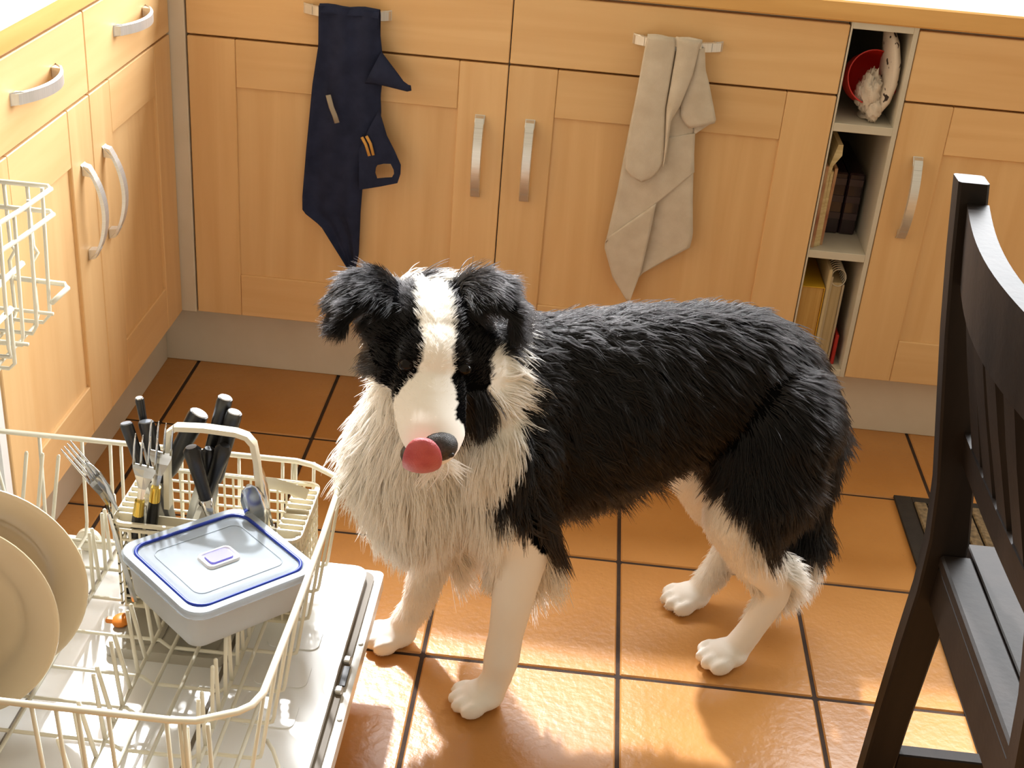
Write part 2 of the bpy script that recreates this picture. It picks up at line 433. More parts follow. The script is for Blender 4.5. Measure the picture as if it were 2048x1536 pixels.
# navy apron
ap = thing('apron', 'navy blue apron folded over a drawer handle, straps hanging', 'apron', (-.30, -.03, .28))
b = MB(); over_handle(b, -.344, -.236)
sheet(b, [(-.344, .794), (-.346, .72), (-.358, .645), (-.370, .52), (-.378, .424), (-.378, .393), (-.342, .366), (-.290, .282), (-.283, .276)],
      [(-.236, .794), (-.236, .768), (-.230, .717), (-.226, .70), (-.232, .634), (-.230, .60), (-.240, .53), (-.262, .47), (-.266, .40), (-.268, .31), (-.274, .276)],
      lambda u, z: drape(z) - .005 * math.sin(u * 7.0 + z * 6) * min(1, (.80 - z) * 6) - .003 * math.sin(u * 15 + 2), 22, 60)
b.build('main_cloth', navy_m, ap, True)
b = MB()
def loopcloth():
    out = [(-.232, .612), (-.216, .564), (-.201, .537), (-.188, .510), (-.188, .492), (-.193, .474), (-.225, .464), (-.266, .453), (-.268, .53), (-.250, .575)]
    inn = [(-.232, .506), (-.220, .510), (-.207, .511), (-.201, .500), (-.200, .492), (-.204, .484), (-.217, .482), (-.232, .479), (-.236, .490), (-.235, .500)]
    n = len(out); V_ = []
    for y in (-.036, -.033):
        V_ += [(x, y, z) for x, z in out] + [(x, y - .0005, z) for x, z in inn]
    f = []
    for k in range(n):
        q = (k + 1) % n
        f.append((k, q, n + q, n + k)); f.append((2 * n + k, 3 * n + k, 3 * n + q, 2 * n + q)); f.append((k, 2 * n + k, 2 * n + q, q)); f.append((n + k, n + q, 3 * n + q, 3 * n + k))
    return V_, f
b.add(*loopcloth()); b.build('neck_loop', navy_m, ap)
b = MB(); sp = [(-.245, .690, .034), (-.226, .681, .024), (-.208, .671, .016), (-.192, .662, .009), (-.180, .658, .0065), (-.174, .659, .005)]
b.tube([(x, -.036, z) for x, z, r in sp], [r for *_, r in sp], 12, flat=(.35, 1.0), up=(0, 0, 1)); b.build('strap_end', navy_m, ap, True)
b = MB(); b.tube([(-.325, -.0455, .634), (-.319, -.0455, .612), (-.313, -.0455, .598), (-.308, -.0455, .583)], .0055, 8, flat=(.0050, .0012), up=(0, 1, 0)); b.build('strap_buckle', mat('grey_webbing', srgb(150, 140, 125), .6), ap, True, 'grey woven tab')
for k in (0, 1):
    b = MB(); b.tube([(-.262 + .0085 * k, -.041, .559 + .003 * k), (-.254 + .0085 * k, -.041, .545 + .003 * k), (-.247 + .0075 * k, -.041, .524 + .002 * k)], .003, 6, flat=(.0030, .0010), up=(0, 1, 0)); b.build('trim_stripe', mat('ochre_trim', srgb(200, 150, 75), .7), ap, True, 'ochre stitched stripe')
# beige towel
tw = thing('tea_towel', 'beige linen towel draped over a drawer handle in loose folds', 'towel', (.30, -.03, .27))
b = MB(); over_handle(b, .243, .340)
# back panel hanging long
sheet(b, [(.243, .79), (.236, .68), (.229, .59), (.223, .497), (.214, .405), (.210, .379), (.233, .318), (.266, .271)],
      [(.338, .79), (.345, .70), (.352, .622), (.358, .56), (.366, .492), (.376, .422), (.374, .396), (.330, .363), (.286, .329), (.272, .271)],
      lambda u, z: drape(z, .79, -.030, -.012) - .004 * math.sin(u * 5 + z * 8), 20, 50)
b.build('back_panel', beige_m, tw, True)
b = MB()   # corner folded diagonally across
sheet(b, [(.229, .592), (.223, .497), (.214, .405), (.212, .389)], [(.352, .622), (.361, .552), (.3605, .546), (.3595, .544)][:1] + [(.356, .58), (.361, .548), (.3612, .5475)],
      lambda u, z: drape(z, .79, -.034, -.020) - .003 * math.sin(u * 6 + z * 9), 16, 30)
b.build('diagonal_fold', beige_m, tw, True)
b = MB()   # pleat hanging down from the diagonal
sheet(b, [(.214, .40), (.211, .379), (.233, .318), (.267, .270)], [(.298, .482), (.294, .42), (.287, .34), (.272, .270)], lambda u, z: drape(z, .79, -.038, -.017) - .006 * u, 12, 24)
b.build('lower_pleat', beige_m, tw, True)
b = MB()   # front loop
sheet(b, [(.243, .796), (.240, .767), (.235, .676), (.229, .591), (.232, .548), (.244, .532), (.262, .525)], [(.291, .796), (.294, .773), (.292, .718), (.290, .667), (.297, .598), (.299, .564), (.292, .546), (.280, .531), (.268, .525)],
      lambda u, z: drape(z, .79, -.0445, -.036) - .004 * math.sin(u * 3.1), 14, 36)
b.build('front_loop', beige_m, tw, True)
b = MB()
sheet(b, [(.293, .798), (.297, .773), (.295, .718), (.293, .667), (.299, .598), (.300, .560)], [(.340, .796), (.336, .783), (.331, .731), (.317, .675), (.304, .645), (.304, .589), (.302, .556)],
      lambda u, z: drape(z, .79, -.0445, -.034) - .005 * math.sin(u * 3.1), 10, 30)
b.build('second_fold', beige_m, tw, True)
b = MB()
sheet(b, [(.330, .780), (.328, .741), (.318, .68), (.322, .650), (.338, .632)], [(.347, .780), (.354, .741), (.363, .719), (.386, .652), (.384, .645)], lambda u, z: drape(z, .79, -.034, -.026) - .004 * math.sin(u * 4), 10, 20)
sheet(b, [(.348, .638), (.350, .620)], [(.385, .649), (.353, .621)], lambda u, z: -.024, 5, 5)
b.build('side_flap', beige_m, tw, True)

# ================================================================== things in the open shelves
# top: red bowl lying on its side with a white spotted bag inside
red_m = mat('red_plastic', srgb(196, 40, 28), .35)
Mb = Euler((math.radians(72), math.radians(-8), math.radians(12))).to_matrix()
pr = [(.001, .0), (.022, .001), (.036, .010), (.046, .030), (.050, .062), (.048, .062), (.044, .031), (.034, .013), (.021, .004), (.001, .003)]
b = MB(); b.lathe([(r * 1.0, z * 1.3) for r, z in pr], (.6535, .115, .7145), 36, Mb)
ob = b.build('bowl', red_m, None, 40, org=(.6535, .12, .661)); tag(ob, 'red plastic bowl on its side in the top open shelf', 'bowl')
bag_m = noise_mat('white_spotted_cotton', srgb(214, 200, 184), srgb(60, 48, 44), (1, 1, 1), 62, 1, .8, .3, 500, .2, lo=.645, hi=.665)
bagp_m = noise_mat('white_crumpled_cotton', srgb(220, 206, 190), srgb(205, 190, 172), (1, 1, 1), 20, 3, .8, .3, 500, .2)
bag = thing('cloth_bag', 'white spotted cloth bag stuffed into the top open shelf', 'bag', (.675, .06, .661))
def crumple(c, r, n1=28, n2=18, amp=.16, f=9.0, sd=0):
    vs = []; fs = []
    for i in range(n2 + 1):
        th = math.pi * i / n2
        for k in range(n1):
            ph = 2 * math.pi * k / n1; d = Vector((math.sin(th) * math.cos(ph), math.sin(th) * math.sin(ph), math.cos(th)))
            q = d * f * .25 + Vector((sd, sd, sd)); nn = mnoise.noise(q * 2.0) * .7 + abs(mnoise.noise(q * 4.3)) * -.8
            vs.append(Vector(c) + Vector((d.x * r[0], d.y * r[1], d.z * r[2])) * (1 + amp * nn))
    for i in range(n2):
        for k in range(n1): fs.append((i * n1 + k, i * n1 + (k + 1) % n1, (i + 1) * n1 + (k + 1) % n1, (i + 1) * n1 + k))
    return vs, fs
b = MB(); pts = [(.682, .86 - .03), (.692, .805), (.699, .77), (.700, .735), (.694, .70), (.680, .674), (.664, .667)]
rs = []
for i, (x, z) in enumerate(pts):
    w = [.014, .021, .025, .026, .025, .020, .010][i]; ring = []
    for k in range(14):
        a = 2 * math.pi * k / 14; ring.append((x - .004 + w * .62 * math.cos(a), .062 + w * 2.2 * math.sin(a), z - (.006 if i > 4 else 0)))
    rs.append(ring)
b.rings(rs); b.build('bag_side', bag_m, bag, True)
b = MB(); b.add(*crumple((.664, .040, .712), (.021, .03, .042), amp=.45, f=14, sd=3)); b.add(*crumple((.674, .026, .684), (.015, .022, .024), amp=.35, f=12, sd=5)); b.add(*crumple((.650, .045, .706), (.013, .02, .024), amp=.4, f=12, sd=8))
b.build('bag_handles', bagp_m, bag, True)
# middle: newspapers and a dark box
paper = [noise_mat('newsprint', srgb(214, 196, 150), srgb(190, 168, 120), (1, 1, 60), 3, 3, .85), noise_mat('magazine_cover', srgb(150, 96, 70), srgb(190, 150, 110), (1, 1, 8), 3, 3, .6)]
mags = [(.6065, .612, .0, .163, 1, 'brown magazine against the cabinet wall in the middle open shelf'), (.6125, .619, -.002, .205, 0, 'folded yellowed newspaper bulging at the top in the middle open shelf'), (.6195, .625, .0, .150, 0, 'thin cream booklet second from the dark box in the middle open shelf'), (.6255, .631, .002, .155, 1, 'brown booklet next to the dark box in the middle open shelf')]
for k, (xa, xb, lean, h, mi, lab) in enumerate(mags):
    b = MB(); n = 10; poly = []
    bul = .012 if k == 1 else .004
    L_ = [(xa + lean * t + (bul * max(0, (t - .74) / .26) if k == 1 else 0), .4088 + h * t) for t in [i / n for i in range(n + 1)]]
    R_ = [(x + (xb - xa) * (1 + (1.4 * math.exp(-((i / n - .92) / .07) ** 2) if k == 1 else 0)), z) for i, (x, z) in enumerate(L_)]
    b.prism(L_ + R_[::-1], 1, .012 + .006 * k, .23)
    o = b.build('magazine', paper[mi], None, 30, org=((xa + xb) / 2, .12, .4088)); tag(o, lab, 'magazine', 'papers in the middle open shelf')
box_m = noise_mat('dark_plum_glass', srgb(40, 27, 32), srgb(52, 38, 44), (30, 30, 3), 3, 3, .12, 0, 0, .6)
for k, xx in enumerate((.6545, .687)):
    th = thing('dark_carton', ['dark plum glossy carton beside the newspapers in the middle shelf', 'dark plum glossy carton against the white side of the middle shelf'][k], 'carton', (xx, .2, .4088), 'dark cartons in the middle open shelf')
    MB().box((xx - .0155, .10, .4088), (xx + .0155, .32, .535), .003).build('carton_body', box_m, th)
    for zz in (.44, .475, .51): MB().box((xx - .0135, .0985, zz), (xx + .0135, .1005, zz + .014), .0005).build('label_band', mat('dark_label', srgb(64, 50, 56), .3), th)
# bottom: yellow book, cream folder, ring binder, red folder
yb = thing('phone_book', 'thick yellow softcover book in the bottom open shelf', 'book', (.628, .12, .160))
MB().box((.6065, .016, .1605), (.6485, .21, .325), .001).build('pages', noise_mat('yellowed_pages', srgb(200, 160, 92), srgb(180, 138, 72), (90, 2, 2), 3, 3, .8), yb)
MB().box((.6045, .012, .1602), (.6062, .214, .3275), .0005).build('cover', mat('yellow_cover', srgb(196, 150, 40), .5), yb); MB().box((.6488, .012, .1602), (.6505, .214, .3275), .0005).build('cover', mat('yellow_cover', srgb(196, 150, 40), .5), yb)
MB().box((.6062, .0125, .3255), (.6488, .214, .3275), .0003).build('cover_top', mat('yellow_cover', srgb(205, 160, 40), .5), yb)
fo = MB().box((.6520, .014, .1602), (.6590, .22, .366), .0015).build('cream_folder', mat('cream_card', srgb(196, 178, 138), .7), org=(.655, .11, .160)); tag(fo, 'cream card folder beside the yellow book in the bottom shelf', 'folder')
rb = thing('spiral_notebook', 'cream spiral bound notebook in the bottom open shelf', 'notebook', (.675, .12, .160))
MB().box((.6610, .030, .1605), (.6660, .225, .345), .0008).build('cover', mat('notebook_cover', srgb(205, 190, 160), .6), rb)
MB().box((.6665, .034, .1605), (.6860, .22, .332), .0006).build('pages', noise_mat('cream_pages', srgb(206, 186, 144), srgb(186, 164, 122), (120, 1, 1), 3, 3, .8), rb)
MB().box((.6865, .030, .1605), (.6905, .225, .330), .0008).build('cover', mat('notebook_cover_b', srgb(190, 176, 150), .6), rb)
for k in range(9):
    b = MB(); cy = .036 + k * .0105; b.tube([(.6765 + .0145 * math.cos(a), cy + .003 * math.sin(a), .342 + .017 * math.sin(a)) for a in [2 * math.pi * i / 18 for i in range(18)]], .0013, 5, True); b.build('ring', mat('white_wire', srgb(216, 208, 190), .4), rb, True)
rf = MB().box((.6930, .02, .1602), (.6985, .2, .225), .001).build('red_folder', mat('red_card', srgb(170, 40, 36), .5), org=(.696, .1, .160)); tag(rf, 'small red folder at the white side of the bottom shelf', 'folder')

# ================================================================== mat and chair
matt = thing('door_mat', 'ribbed grey-brown doormat with black rubber border under the chair', 'mat', (1.03, -.56, 0))
rub_m = noise_mat('black_rubber', srgb(44, 38, 32), srgb(34, 30, 26), (1, 1, 1), 60, 3, .75, .3, 500)
rib_m = noise_mat('mat_carpet_rib', srgb(150, 130, 98), srgb(96, 82, 62), (1, 1, 1), 120, 4, .95, 1.0, 420)
MX0, MX1, MY0, MY1 = .812, 1.26, -.93, -.207
b = MB(); b.box((MX0, MY0, 0.0005), (MX1, MY1, .004), .001)
base_o = b.build('rubber_base', rub_m, matt)
for (a0, b0, a1, b1) in ((MX0, MY0, MX0 + .033, MY1), (MX1 - .033, MY0, MX1, MY1), (MX0 + .033, MY0, MX1 - .033, MY0 + .033), (MX0 + .033, MY1 - .020, MX1 - .033, MY1)):
    MB().box((a0, b0, .004), (a1, b1, .0065), .001).build('border', rub_m, matt)
x = MX0 + .0345
while x < MX1 - .055:
    MB().box((x, MY0 + .036, .004), (x + .0225, MY1 - .0225, .0105), .002).build('carpet_rib', rib_m, matt); x += .0265

chair_m = noise_mat('black_brown_stained_wood', srgb(38, 31, 27), srgb(26, 21, 19), (10, 10, 1.5), 3, 5, .5, .12, 120, .22)
ch = thing('dining_chair', 'black-brown wooden dining chair with slatted back', 'chair', (.86, -1.18, 0))
CY = (-.978, -1.385)
path = [(.645, .0), (.648, .12), (.653, .25), (.658, .34), (.656, .42), (.645, .50), (.625, .60), (.605, .70), (.588, .80), (.576, .885)]
wd = [.042, .044, .047, .050, .050, .046, .042, .038, .035, .034]
for cy in CY:
    b = MB(); rs = []
    for (x, z), w in zip(path, wd):
        c = .003; h = .0155; X0, X1 = x - w / 2, x + w / 2
        rs.append([(X0 + c, cy - h, z), (X1 - c, cy - h, z), (X1, cy - h + c, z), (X1, cy + h - c, z), (X1 - c, cy + h, z), (X0 + c, cy + h, z), (X0, cy + h - c, z), (X0, cy - h + c, z)])
    b.rings(rs); b.build('back_post', chair_m, ch, 40)
def backx(z): return float(np.interp(z, [p[1] for p in path], [p[0] for p in path]))
ya, yb_ = CY[0] - .0155, CY[1] + .0155
def bowrail(z0, z1, th, bow_, off=0, name='rail', curve_low=0.0):
    b = MB(); rs = []; n = 18
    for i in range(n + 1):
        t = i / n; y = ya + (yb_ - ya) * t; dx = off - bow_ * math.sin(math.pi * t)
        e = curve_low * (1 - math.sin(math.pi * t)) ** 2
        q = []
        for z in (z0 + e, (z0 + z1) / 2, z1): q.append((backx(z) + dx - th / 2, y, z))
        for z in (z1, (z0 + z1) / 2, z0 + e): q.append((backx(z) + dx + th / 2, y, z))
        rs.append(q)
    b.rings(rs); return b.build(name, chair_m, ch, 40)
bowrail(.765, .862, .024, .022, .006, 'top_rail')
bowrail(.532, .578, .026, .004, .020, 'lower_back_rail')
for k in range(5):
    t = (k + .9) / 5.8; y = ya + (yb_ - ya) * t; dx0 = math.sin(math.pi * t)
    b = MB(); rs = []
    for z in (.570, .62, .69, .775):
        dx = -np.interp(z, [.57, .775], [.004, .02]) * dx0
        x = backx(z) + dx + np.interp(z, [.570, .775], [.016, .006]); rs.append([(x - .006, y - .021, z), (x + .006, y - .021, z), (x + .006, y + .021, z), (x - .006, y + .021, z)])
    b.rings(rs); b.build('slat', chair_m, ch)
MB().box((.650, CY[1] + .016, .325), (.672, CY[0] - .016, .383), .002).build('rear_apron', chair_m, ch)
MB().box((.648, CY[1] + .0165, .384), (.687, CY[0] - .0165, .4025), .003).build('seat_board', chair_m, ch)
for cy in CY: MB().box((.68, cy - .012, .325), (1.045, cy + .012, .383), .002).build('side_apron', chair_m, ch)
MB().box((1.035, CY[1] + .016, .325), (1.06, CY[0] - .016, .383), .002).build('front_apron', chair_m, ch)
for (xa, xb) in ((.6885, .772), (.773, .857), (.858, .942), (.943, 1.027), (1.028, 1.095)):
    MB().box((xa, CY[1] - .014, .384), (xb, CY[0] + .014, .4025), .0015).build('seat_board', chair_m, ch)
for cy in CY: MB().box((1.043, cy - .019, 0), (1.083, cy + .019, .383), .003).build('front_leg', chair_m, ch)
for cy in CY: MB().box((.668, cy - .011, .032), (1.045, cy + .011, .062), .002).build('side_stretcher', chair_m, ch)
# ================================================================== dishwasher, door down
DY0, DY1 = -1.418, -.822
enamel = noise_mat('dishwasher_white_enamel', srgb(238, 236, 230), srgb(230, 228, 222), (2, 2, 2), 3, 3, .22)
inner_m = noise_mat('dishwasher_pale_steel', (.88, .88, .87, 1), (.80, .80, .79, 1), (1, 1, 1), 5, 3, .24, metal=.12)
grey_pl = mat('grey_plastic', srgb(176, 170, 156), .45)
gasket = mat('grey_gasket', srgb(112, 102, 88), .6)
cream_w = noise_mat('cream_coated_wire', srgb(232, 228, 210), srgb(222, 216, 196), (1, 1, 1), 8, 2, .35)
dwm = thing('dishwasher', 'white built-in dishwasher with its door lowered open', 'dishwasher', (-.90, -1.12, 0))
b = MB(); b.box((-1.20, DY0, .0), (-.632, DY0 + .02, ZC - .004)); b.box((-1.20, DY1 - .02, .0), (-.632, DY1, ZC - .004)); b.box((-1.20, DY0 + .02, .0), (-1.18, DY1 - .02, ZC - .004)); b.box((-1.18, DY0 + .02, .0), (-.655, DY1 - .02, .150)); b.box((-1.18, DY0 + .02, ZC - .03), (-.632, DY1 - .02, ZC - .004))
b.build('tub', inner_m, dwm)
def rrect(x0, x1, y0, y1, r, n=6, sides=(1, 1, 1, 1)):
    """rounded rectangle, corners (x1,y1),(x0,y1),(x0,y0),(x1,y0)"""
    P = []
    for k, (cx, cy, a0) in enumerate(((x1 - r, y1 - r, 0), (x0 + r, y1 - r, 90), (x0 + r, y0 + r, 180), (x1 - r, y0 + r, 270))):
        for i in range(n + 1):
            a = math.radians(a0 + 90 * i / n); P.append((cx + r * math.cos(a), cy + r * math.sin(a)))
    return P
DOOR_R = -.079
door = MB().prism(rrect(-.640, DOOR_R, DY0, DY1, .010), 2, .130, .154).build('door', enamel, dwm, 30)
b = MB(); b.prism(rrect(-.636, -.0905, DY0 + .010, DY1 - .010, .018), 2, .154, .1585); b.build('gasket_strip', gasket, door, 30)
b = MB(); b.prism(rrect(-.634, -.101, DY0 + .014, DY1 + .014 - .028, .020), 2, .1585, .170); b.build('inner_panel', inner_m, door, 30)
# pressed ribs in the inner panel
for (xa, xb, ya, yb) in ((-.205, -.135, -1.035, -.985), (-.205, -.135, -1.11, -1.06), (-.205, -.135, -1.185, -1.135), (-.205, -.13, -1.30, -1.24)):
    MB().prism(rrect(xa, xb, ya, yb, .012), 2, .170, .1718).build('pressed_rib', inner_m, door, 30)
b = MB(); b.prism(rrect(-.250, -.245, -1.39, -.86, .002), 2, .170, .1715); b.prism(rrect(-.47, -.463, -1.39, -.86, .002), 2, .170, .1715); b.build('panel_crease', gasket, door)
# dispenser
ds = MB().prism(rrect(-.405, -.250, -1.090, -.965, .012), 2, .170, .186).build('dispenser', grey_pl, door, 30)
MB().prism(rrect(-.318, -.258, -1.083, -.985, .014), 2, .186, .190).build('dispenser_lid', mat('grey_plastic_dark', srgb(150, 146, 134), .3), ds, 30)
MB().prism(rrect(-.388, -.335, -1.078, -1.000, .02), 2, .186, .1885).build('rinse_aid_recess', mat('grey_plastic_mid', srgb(160, 154, 140), .4), ds, 30)
b = MB(); b.ell((-.398, -1.040, .191), (.012, .014, .007), 12, 8); b.box((-.418, -1.046, .187), (-.398, -1.036, .194), .002); b.build('latch', mat('orange_plastic', srgb(222, 130, 40), .4), ds, 35, 'orange plastic catch')
for (sx, sy) in ((-.0845, -.99), (-.0845, -1.14)):
    MB().lathe([(.0001, .1545), (.0036, .1545), (.0036, .1560), (.0026, .1564), (.0001, .1560)], (sx, sy, 0), 12).build('screw', steel_m, door, 30)
b = MB(); b.box((-.097, -1.085, .1585), (-.088, -1.045, .1605), .0008); b.build('lock_slot', mat('black_plastic', srgb(24, 22, 22), .4), door)
for sy in (-1.096, -1.036): MB().box((-.099, sy - .006, .1585), (-.089, sy + .006, .166), .002).build('lock_tab', steel_m, door)

# ------------------------------------------------------------------ lower rack
WR = .0026
RZ, BZ = .362, .205
rack = thing('lower_dish_rack', 'cream coated wire lower rack pulled out over the dishwasher door', 'dish rack', (-.37, -1.13, .176))
rim = [(-.62, -.875), (-.20, -.872), (-.175, -.878), (-.140, -.900), (-.130, -.914), (-.1275, -1.05), (-.1285, -1.20), (-.131, -1.335), (-.138, -1.356), (-.150, -1.368), (-.189, -1.388), (-.215, -1.391), (-.62, -1.391)]
MB().tube([(x, y, RZ) for x, y in rim], .0042, 8, True).build('rim', cream_w, rack, True)
# cross wires running under the rack and up both ends
for y in (-.894, -.953, -1.015, -1.087, -1.158, -1.215, -1.274, -1.335):
    ye = y
    pts = [(-.622, ye, RZ), (-.60, ye, BZ + .006), (-.594, ye, BZ), (-.345, ye, BZ), (-.330, ye, BZ), (-.318, ye, BZ - .010), (-.232, ye, BZ - .010), (-.222, ye, BZ), (-.160, ye, BZ), (-.152, ye, BZ + .004), (-.150, ye, BZ + .012), (-.130, ye, RZ)]
    MB().tube(pts, WR, 6).build('cross_wire', cream_w, rack, True)
for x in (-.56, -.50, -.445, -.3345, -.3115, -.2795, -.2185, -.2045, -.175):
    zz = BZ + .004 if x not in (-.3115, -.2795) else BZ - .0055
    MB().tube([(x, -.872, RZ), (x, -.880, zz + .02), (x, -.888, zz), (x, -1.372, zz), (x, -1.380, zz + .02), (x, -1.391, RZ)], WR, 6).build('long_wire', cream_w, rack, True)
# side supports
for x in (-.46, -.36, -.20):
    for yy in (-.8725, -1.391): MB().tube([(x, yy, RZ), (x, yy + (-.012 if yy > -1 else .014), BZ)], WR, 6).build('side_wire', cream_w, rack, True)
tine_b = MB(); tine_b.tube([(0, 0, 0), (-.004, 0, .03), (-.011, 0, .088)], .0028, 6); tine_b.ell((-.011, 0, .088), (.0027, .0027, .0027), 6, 4)
tine = tine_b.mesh('tine', smooth=True); tine.materials.append(cream_w)
for k in range(13):
    inst(tine, 'tine', rack, (-.3345, -1.012 - .0292 * k, BZ + .004), (math.radians(-6 if k % 2 else 5), 0, 0))
    inst(tine, 'tine', rack, (-.2185, -1.010 - .0285 * k, BZ + .004), (math.radians(6 if k % 2 else -4), math.radians(8), 0))
for k in range(6): inst(tine, 'tine', rack, (-.445, -.915 - .0235 * k, BZ + .004), (math.radians(4 if k % 2 else -5), math.radians(6), 0))
for k in range(11): inst(tine, 'tine', rack, (-.50, -1.02 - .029 * k, BZ + .004), (0, 0, 0)) if k > 8 else None
for k in range(3): inst(tine, 'tine', rack, (-.575 + .022 * k, -.93, BZ + .03), (0, math.radians(14), 0), (1, 1, 1.5))
b = MB(); b.tube([(-.152, -1.245, BZ + .002), (-.140, -1.262, BZ + .004), (-.128, -1.285, BZ + .002), (-.124, -1.31, BZ - .004), (-.126, -1.34, BZ - .012)], WR, 6); b.build('loop_wire', cream_w, rack, True)
for (x, y) in ((-.505, -.868), (-.20, -.868), (-.505, -1.397), (-.20, -1.397)):
    b = MB(); Mw = Matrix.Rotation(math.radians(90), 3, 'X'); b.lathe([(.0001, -.006), (.016, -.006), (.018, -.004), (.018, .004), (.016, .006), (.010, .004), (.0001, .004)], (x, y, .1885), 24, Mw); b.build('wheel', mat('cream_plastic', srgb(226, 220, 200), .4), rack, 35)
MB().box((-.56, -.9, .196), (-.46, -.888, .2045), .002).build('plastic_rail', mat('cream_plastic_rail', srgb(222, 216, 198), .4), rack)

# ------------------------------------------------------------------ upper rack, its end in view
up = thing('upper_dish_rack', 'cream coated wire upper rack sticking out of the dishwasher', 'dish rack', (-.75, -1.1, .50))
UX = -.512; UY0, UY1 = -1.37, -.862
def wire(pts, name='wire', r=.0026): MB().tube(pts, r, 6).build(name, cream_w, up, True)
for z in (.724, .690):
    wire([(-1.1, UY1, z), (UX - .006, UY1, z), (UX, UY1 - .005, z - .001), (UX - .012, UY1 - .075, z - .006), (UX - .03, UY1 - .16, z - .01), (UX - .03, UY0, z - .01)], 'rim', .0034)
for x in (-.575, -.545):
    wire([(x, UY1, .725), (x, UY1, .64), (x + .006, UY1 - .002, .632), (x, UY1 - .008, .62), (x, UY1 - .008, .545), (x, UY1 - .02, .535), (x, UY0, .535)], 'cross_wire')
for k in range(5):
    y = UY1 - .018 - .034 * k
    wire([(UX - .006 - .004 * k, y, .728 - .004 * k), (UX - .012 - .004 * k, y, .552), (UX - .022, y, .540), (-1.1, y, .538)], 'end_wire')
wire([(-1.1, UY1 + .002, .602), (UX + .006, UY1 - .004, .592), (UX + .012, UY1 - .010, .590), (UX + .006, UY1 - .05, .586)], 'hook_rail', .0036)
wire([(-1.1, UY1 - .03, .566), (UX - .002, UY1 - .03, .560)], 'hook_rail')
wire([(-1.1, UY1 - .09, .548), (UX - .012, UY1 - .09, .544)], 'hook_rail')
wire([(UX - .022, UY1 - .060, .642), (UX - .035, UY1 - .15, .63), (UX - .04, UY1 - .25, .62)], 'guide_wire', .004)
wire([(UX - .022, UY1 - .105, .60), (UX - .035, UY1 - .20, .585), (UX - .04, UY1 - .30, .58)], 'guide_wire', .004)
wire([(-1.1, UY1 - .10, .512), (UX - .036, UY1 - .10, .512), (UX - .028, UY1 - .10, .520), (UX - .026, UY1 - .10, .60)], 'lower_loop')

# ------------------------------------------------------------------ plates
plate_m = noise_mat('beige_stoneware_glaze', srgb(228, 211, 180), srgb(220, 201, 168), (1, 1, 1), 6, 3, .14, 0, 0, .55)
def plate(c, r, az, el, label, m=plate_m, deep=.018, name='dinner_plate'):
    n = Vector((math.sin(az) * math.cos(el), -math.cos(az) * math.cos(el), math.sin(el)))
    Mx = n.to_track_quat('Z', 'Y').to_matrix()
    pr = [(.0001, -deep), (r * .58, -deep), (r * .66, -deep + .003), (r * .70, -deep * .35), (r * .95, -.002), (r, 0.0), (r * 1.0, .002), (r * .985, .0030), (r * .95, .0015), (r * .715, -deep * .35 + .003), (r * .67, -deep + .0075), (r * .57, -deep + .0045), (.0001, -deep + .004)]
    b = MB(); b.lathe([(a, z) for a, z in pr], c, 64, Mx); o = b.build(name, m, None, 50, org=(c[0], c[1], c[2] - r * math.cos(el))); tag(o, label, 'plate', 'plates in the lower rack'); return o
plate((-.518, -1.188, .343), .135, .19, .08, 'large beige dinner plate at the back of the lower rack row')
plate((-.523, -1.236, .327), .125, .12, .20, 'beige dinner plate leaning in front of the largest plate')
glass_m = noise_mat('ribbed_clear_glass', (.86, .86, .80, 1), (.74, .73, .66, 1), (1, 1, 1), 14, 3, .08, 0, 0, .6); glass_m.node_tree.nodes['Principled BSDF'].inputs['Transmission Weight'].default_value = .6
gb = MB(); nseg = 48; nrm = Vector((.10, -.96, .26)).normalized(); Mg = nrm.to_track_quat('Z', 'Y').to_matrix(); gc = Vector((-.548, -1.288, .305)); rings_ = []
for (r, z) in ((.004, -.045), (.045, -.045), (.058, -.040), (.082, -.010), (.095, .0), (.097, .001), (.096, .003), (.080, -.007), (.056, -.036), (.044, -.041), (.004, -.041)):
    rings_.append([gc + Mg @ Vector(((r + (.0016 * math.sin(k * math.pi) if False else .0018 * (1 if k % 2 else -1) * (r > .05))) * math.cos(2 * math.pi * k / nseg), (r + .0018 * (1 if k % 2 else -1) * (r > .05)) * math.sin(2 * math.pi * k / nseg), z)) for k in range(nseg)])
gb.rings(rings_); o = gb.build('glass_dish', glass_m, None, 30, org=(-.548, -1.288, .205)); tag(o, 'ribbed clear glass dish standing in front of the beige plates', 'dish')

# ------------------------------------------------------------------ cutlery basket
bas_m = noise_mat('cream_basket_plastic', srgb(222, 214, 190), srgb(210, 201, 175), (1, 1, 1), 6, 2, .42)
X0, X1, Y0, Y1, BT, BB = -.405, -.159, -1.034, -.892, .341, .2105
bas = thing('cutlery_basket', 'cream plastic lattice cutlery basket with carrying handle', 'basket', ((X0 + X1) / 2, (Y0 + Y1) / 2, BB))
tp = .012
def lattice(name, P, Q, z0, z1, nu, nz, t=.0022, w=.0028):
    """open lattice wall from P to Q (xy)"""
    P, Q = Vector((*P, 0)), Vector((*Q, 0)); d = (Q - P); L_ = d.length; d.normalize(); nrm = Vector((-d.y, d.x, 0)); b = MB()
    Mx = Matrix((d, nrm, Vector((0, 0, 1)))).transposed().to_4x4(); Mx.translation = P
    for i in range(nu + 1):
        u = L_ * i / nu; b.box((u - w / 2, -t / 2, z0), (u + w / 2, t / 2, z1), 0, Mx)
    for k in range(nz + 1):
        z = z0 + (z1 - z0) * k / nz; ww = w * (1.6 if k in (0, nz) else 1); b.box((-w / 2, -t / 2 - .0003, z - ww / 2), (L_ + w / 2, t / 2 + .0003, z + ww / 2), 0, Mx)
    return b.build(name, bas_m, bas)
lattice('front_wall', (X0 + tp, Y0 + .004), (X1 - tp, Y0 + .004), BB, BT - .01, 18, 8)
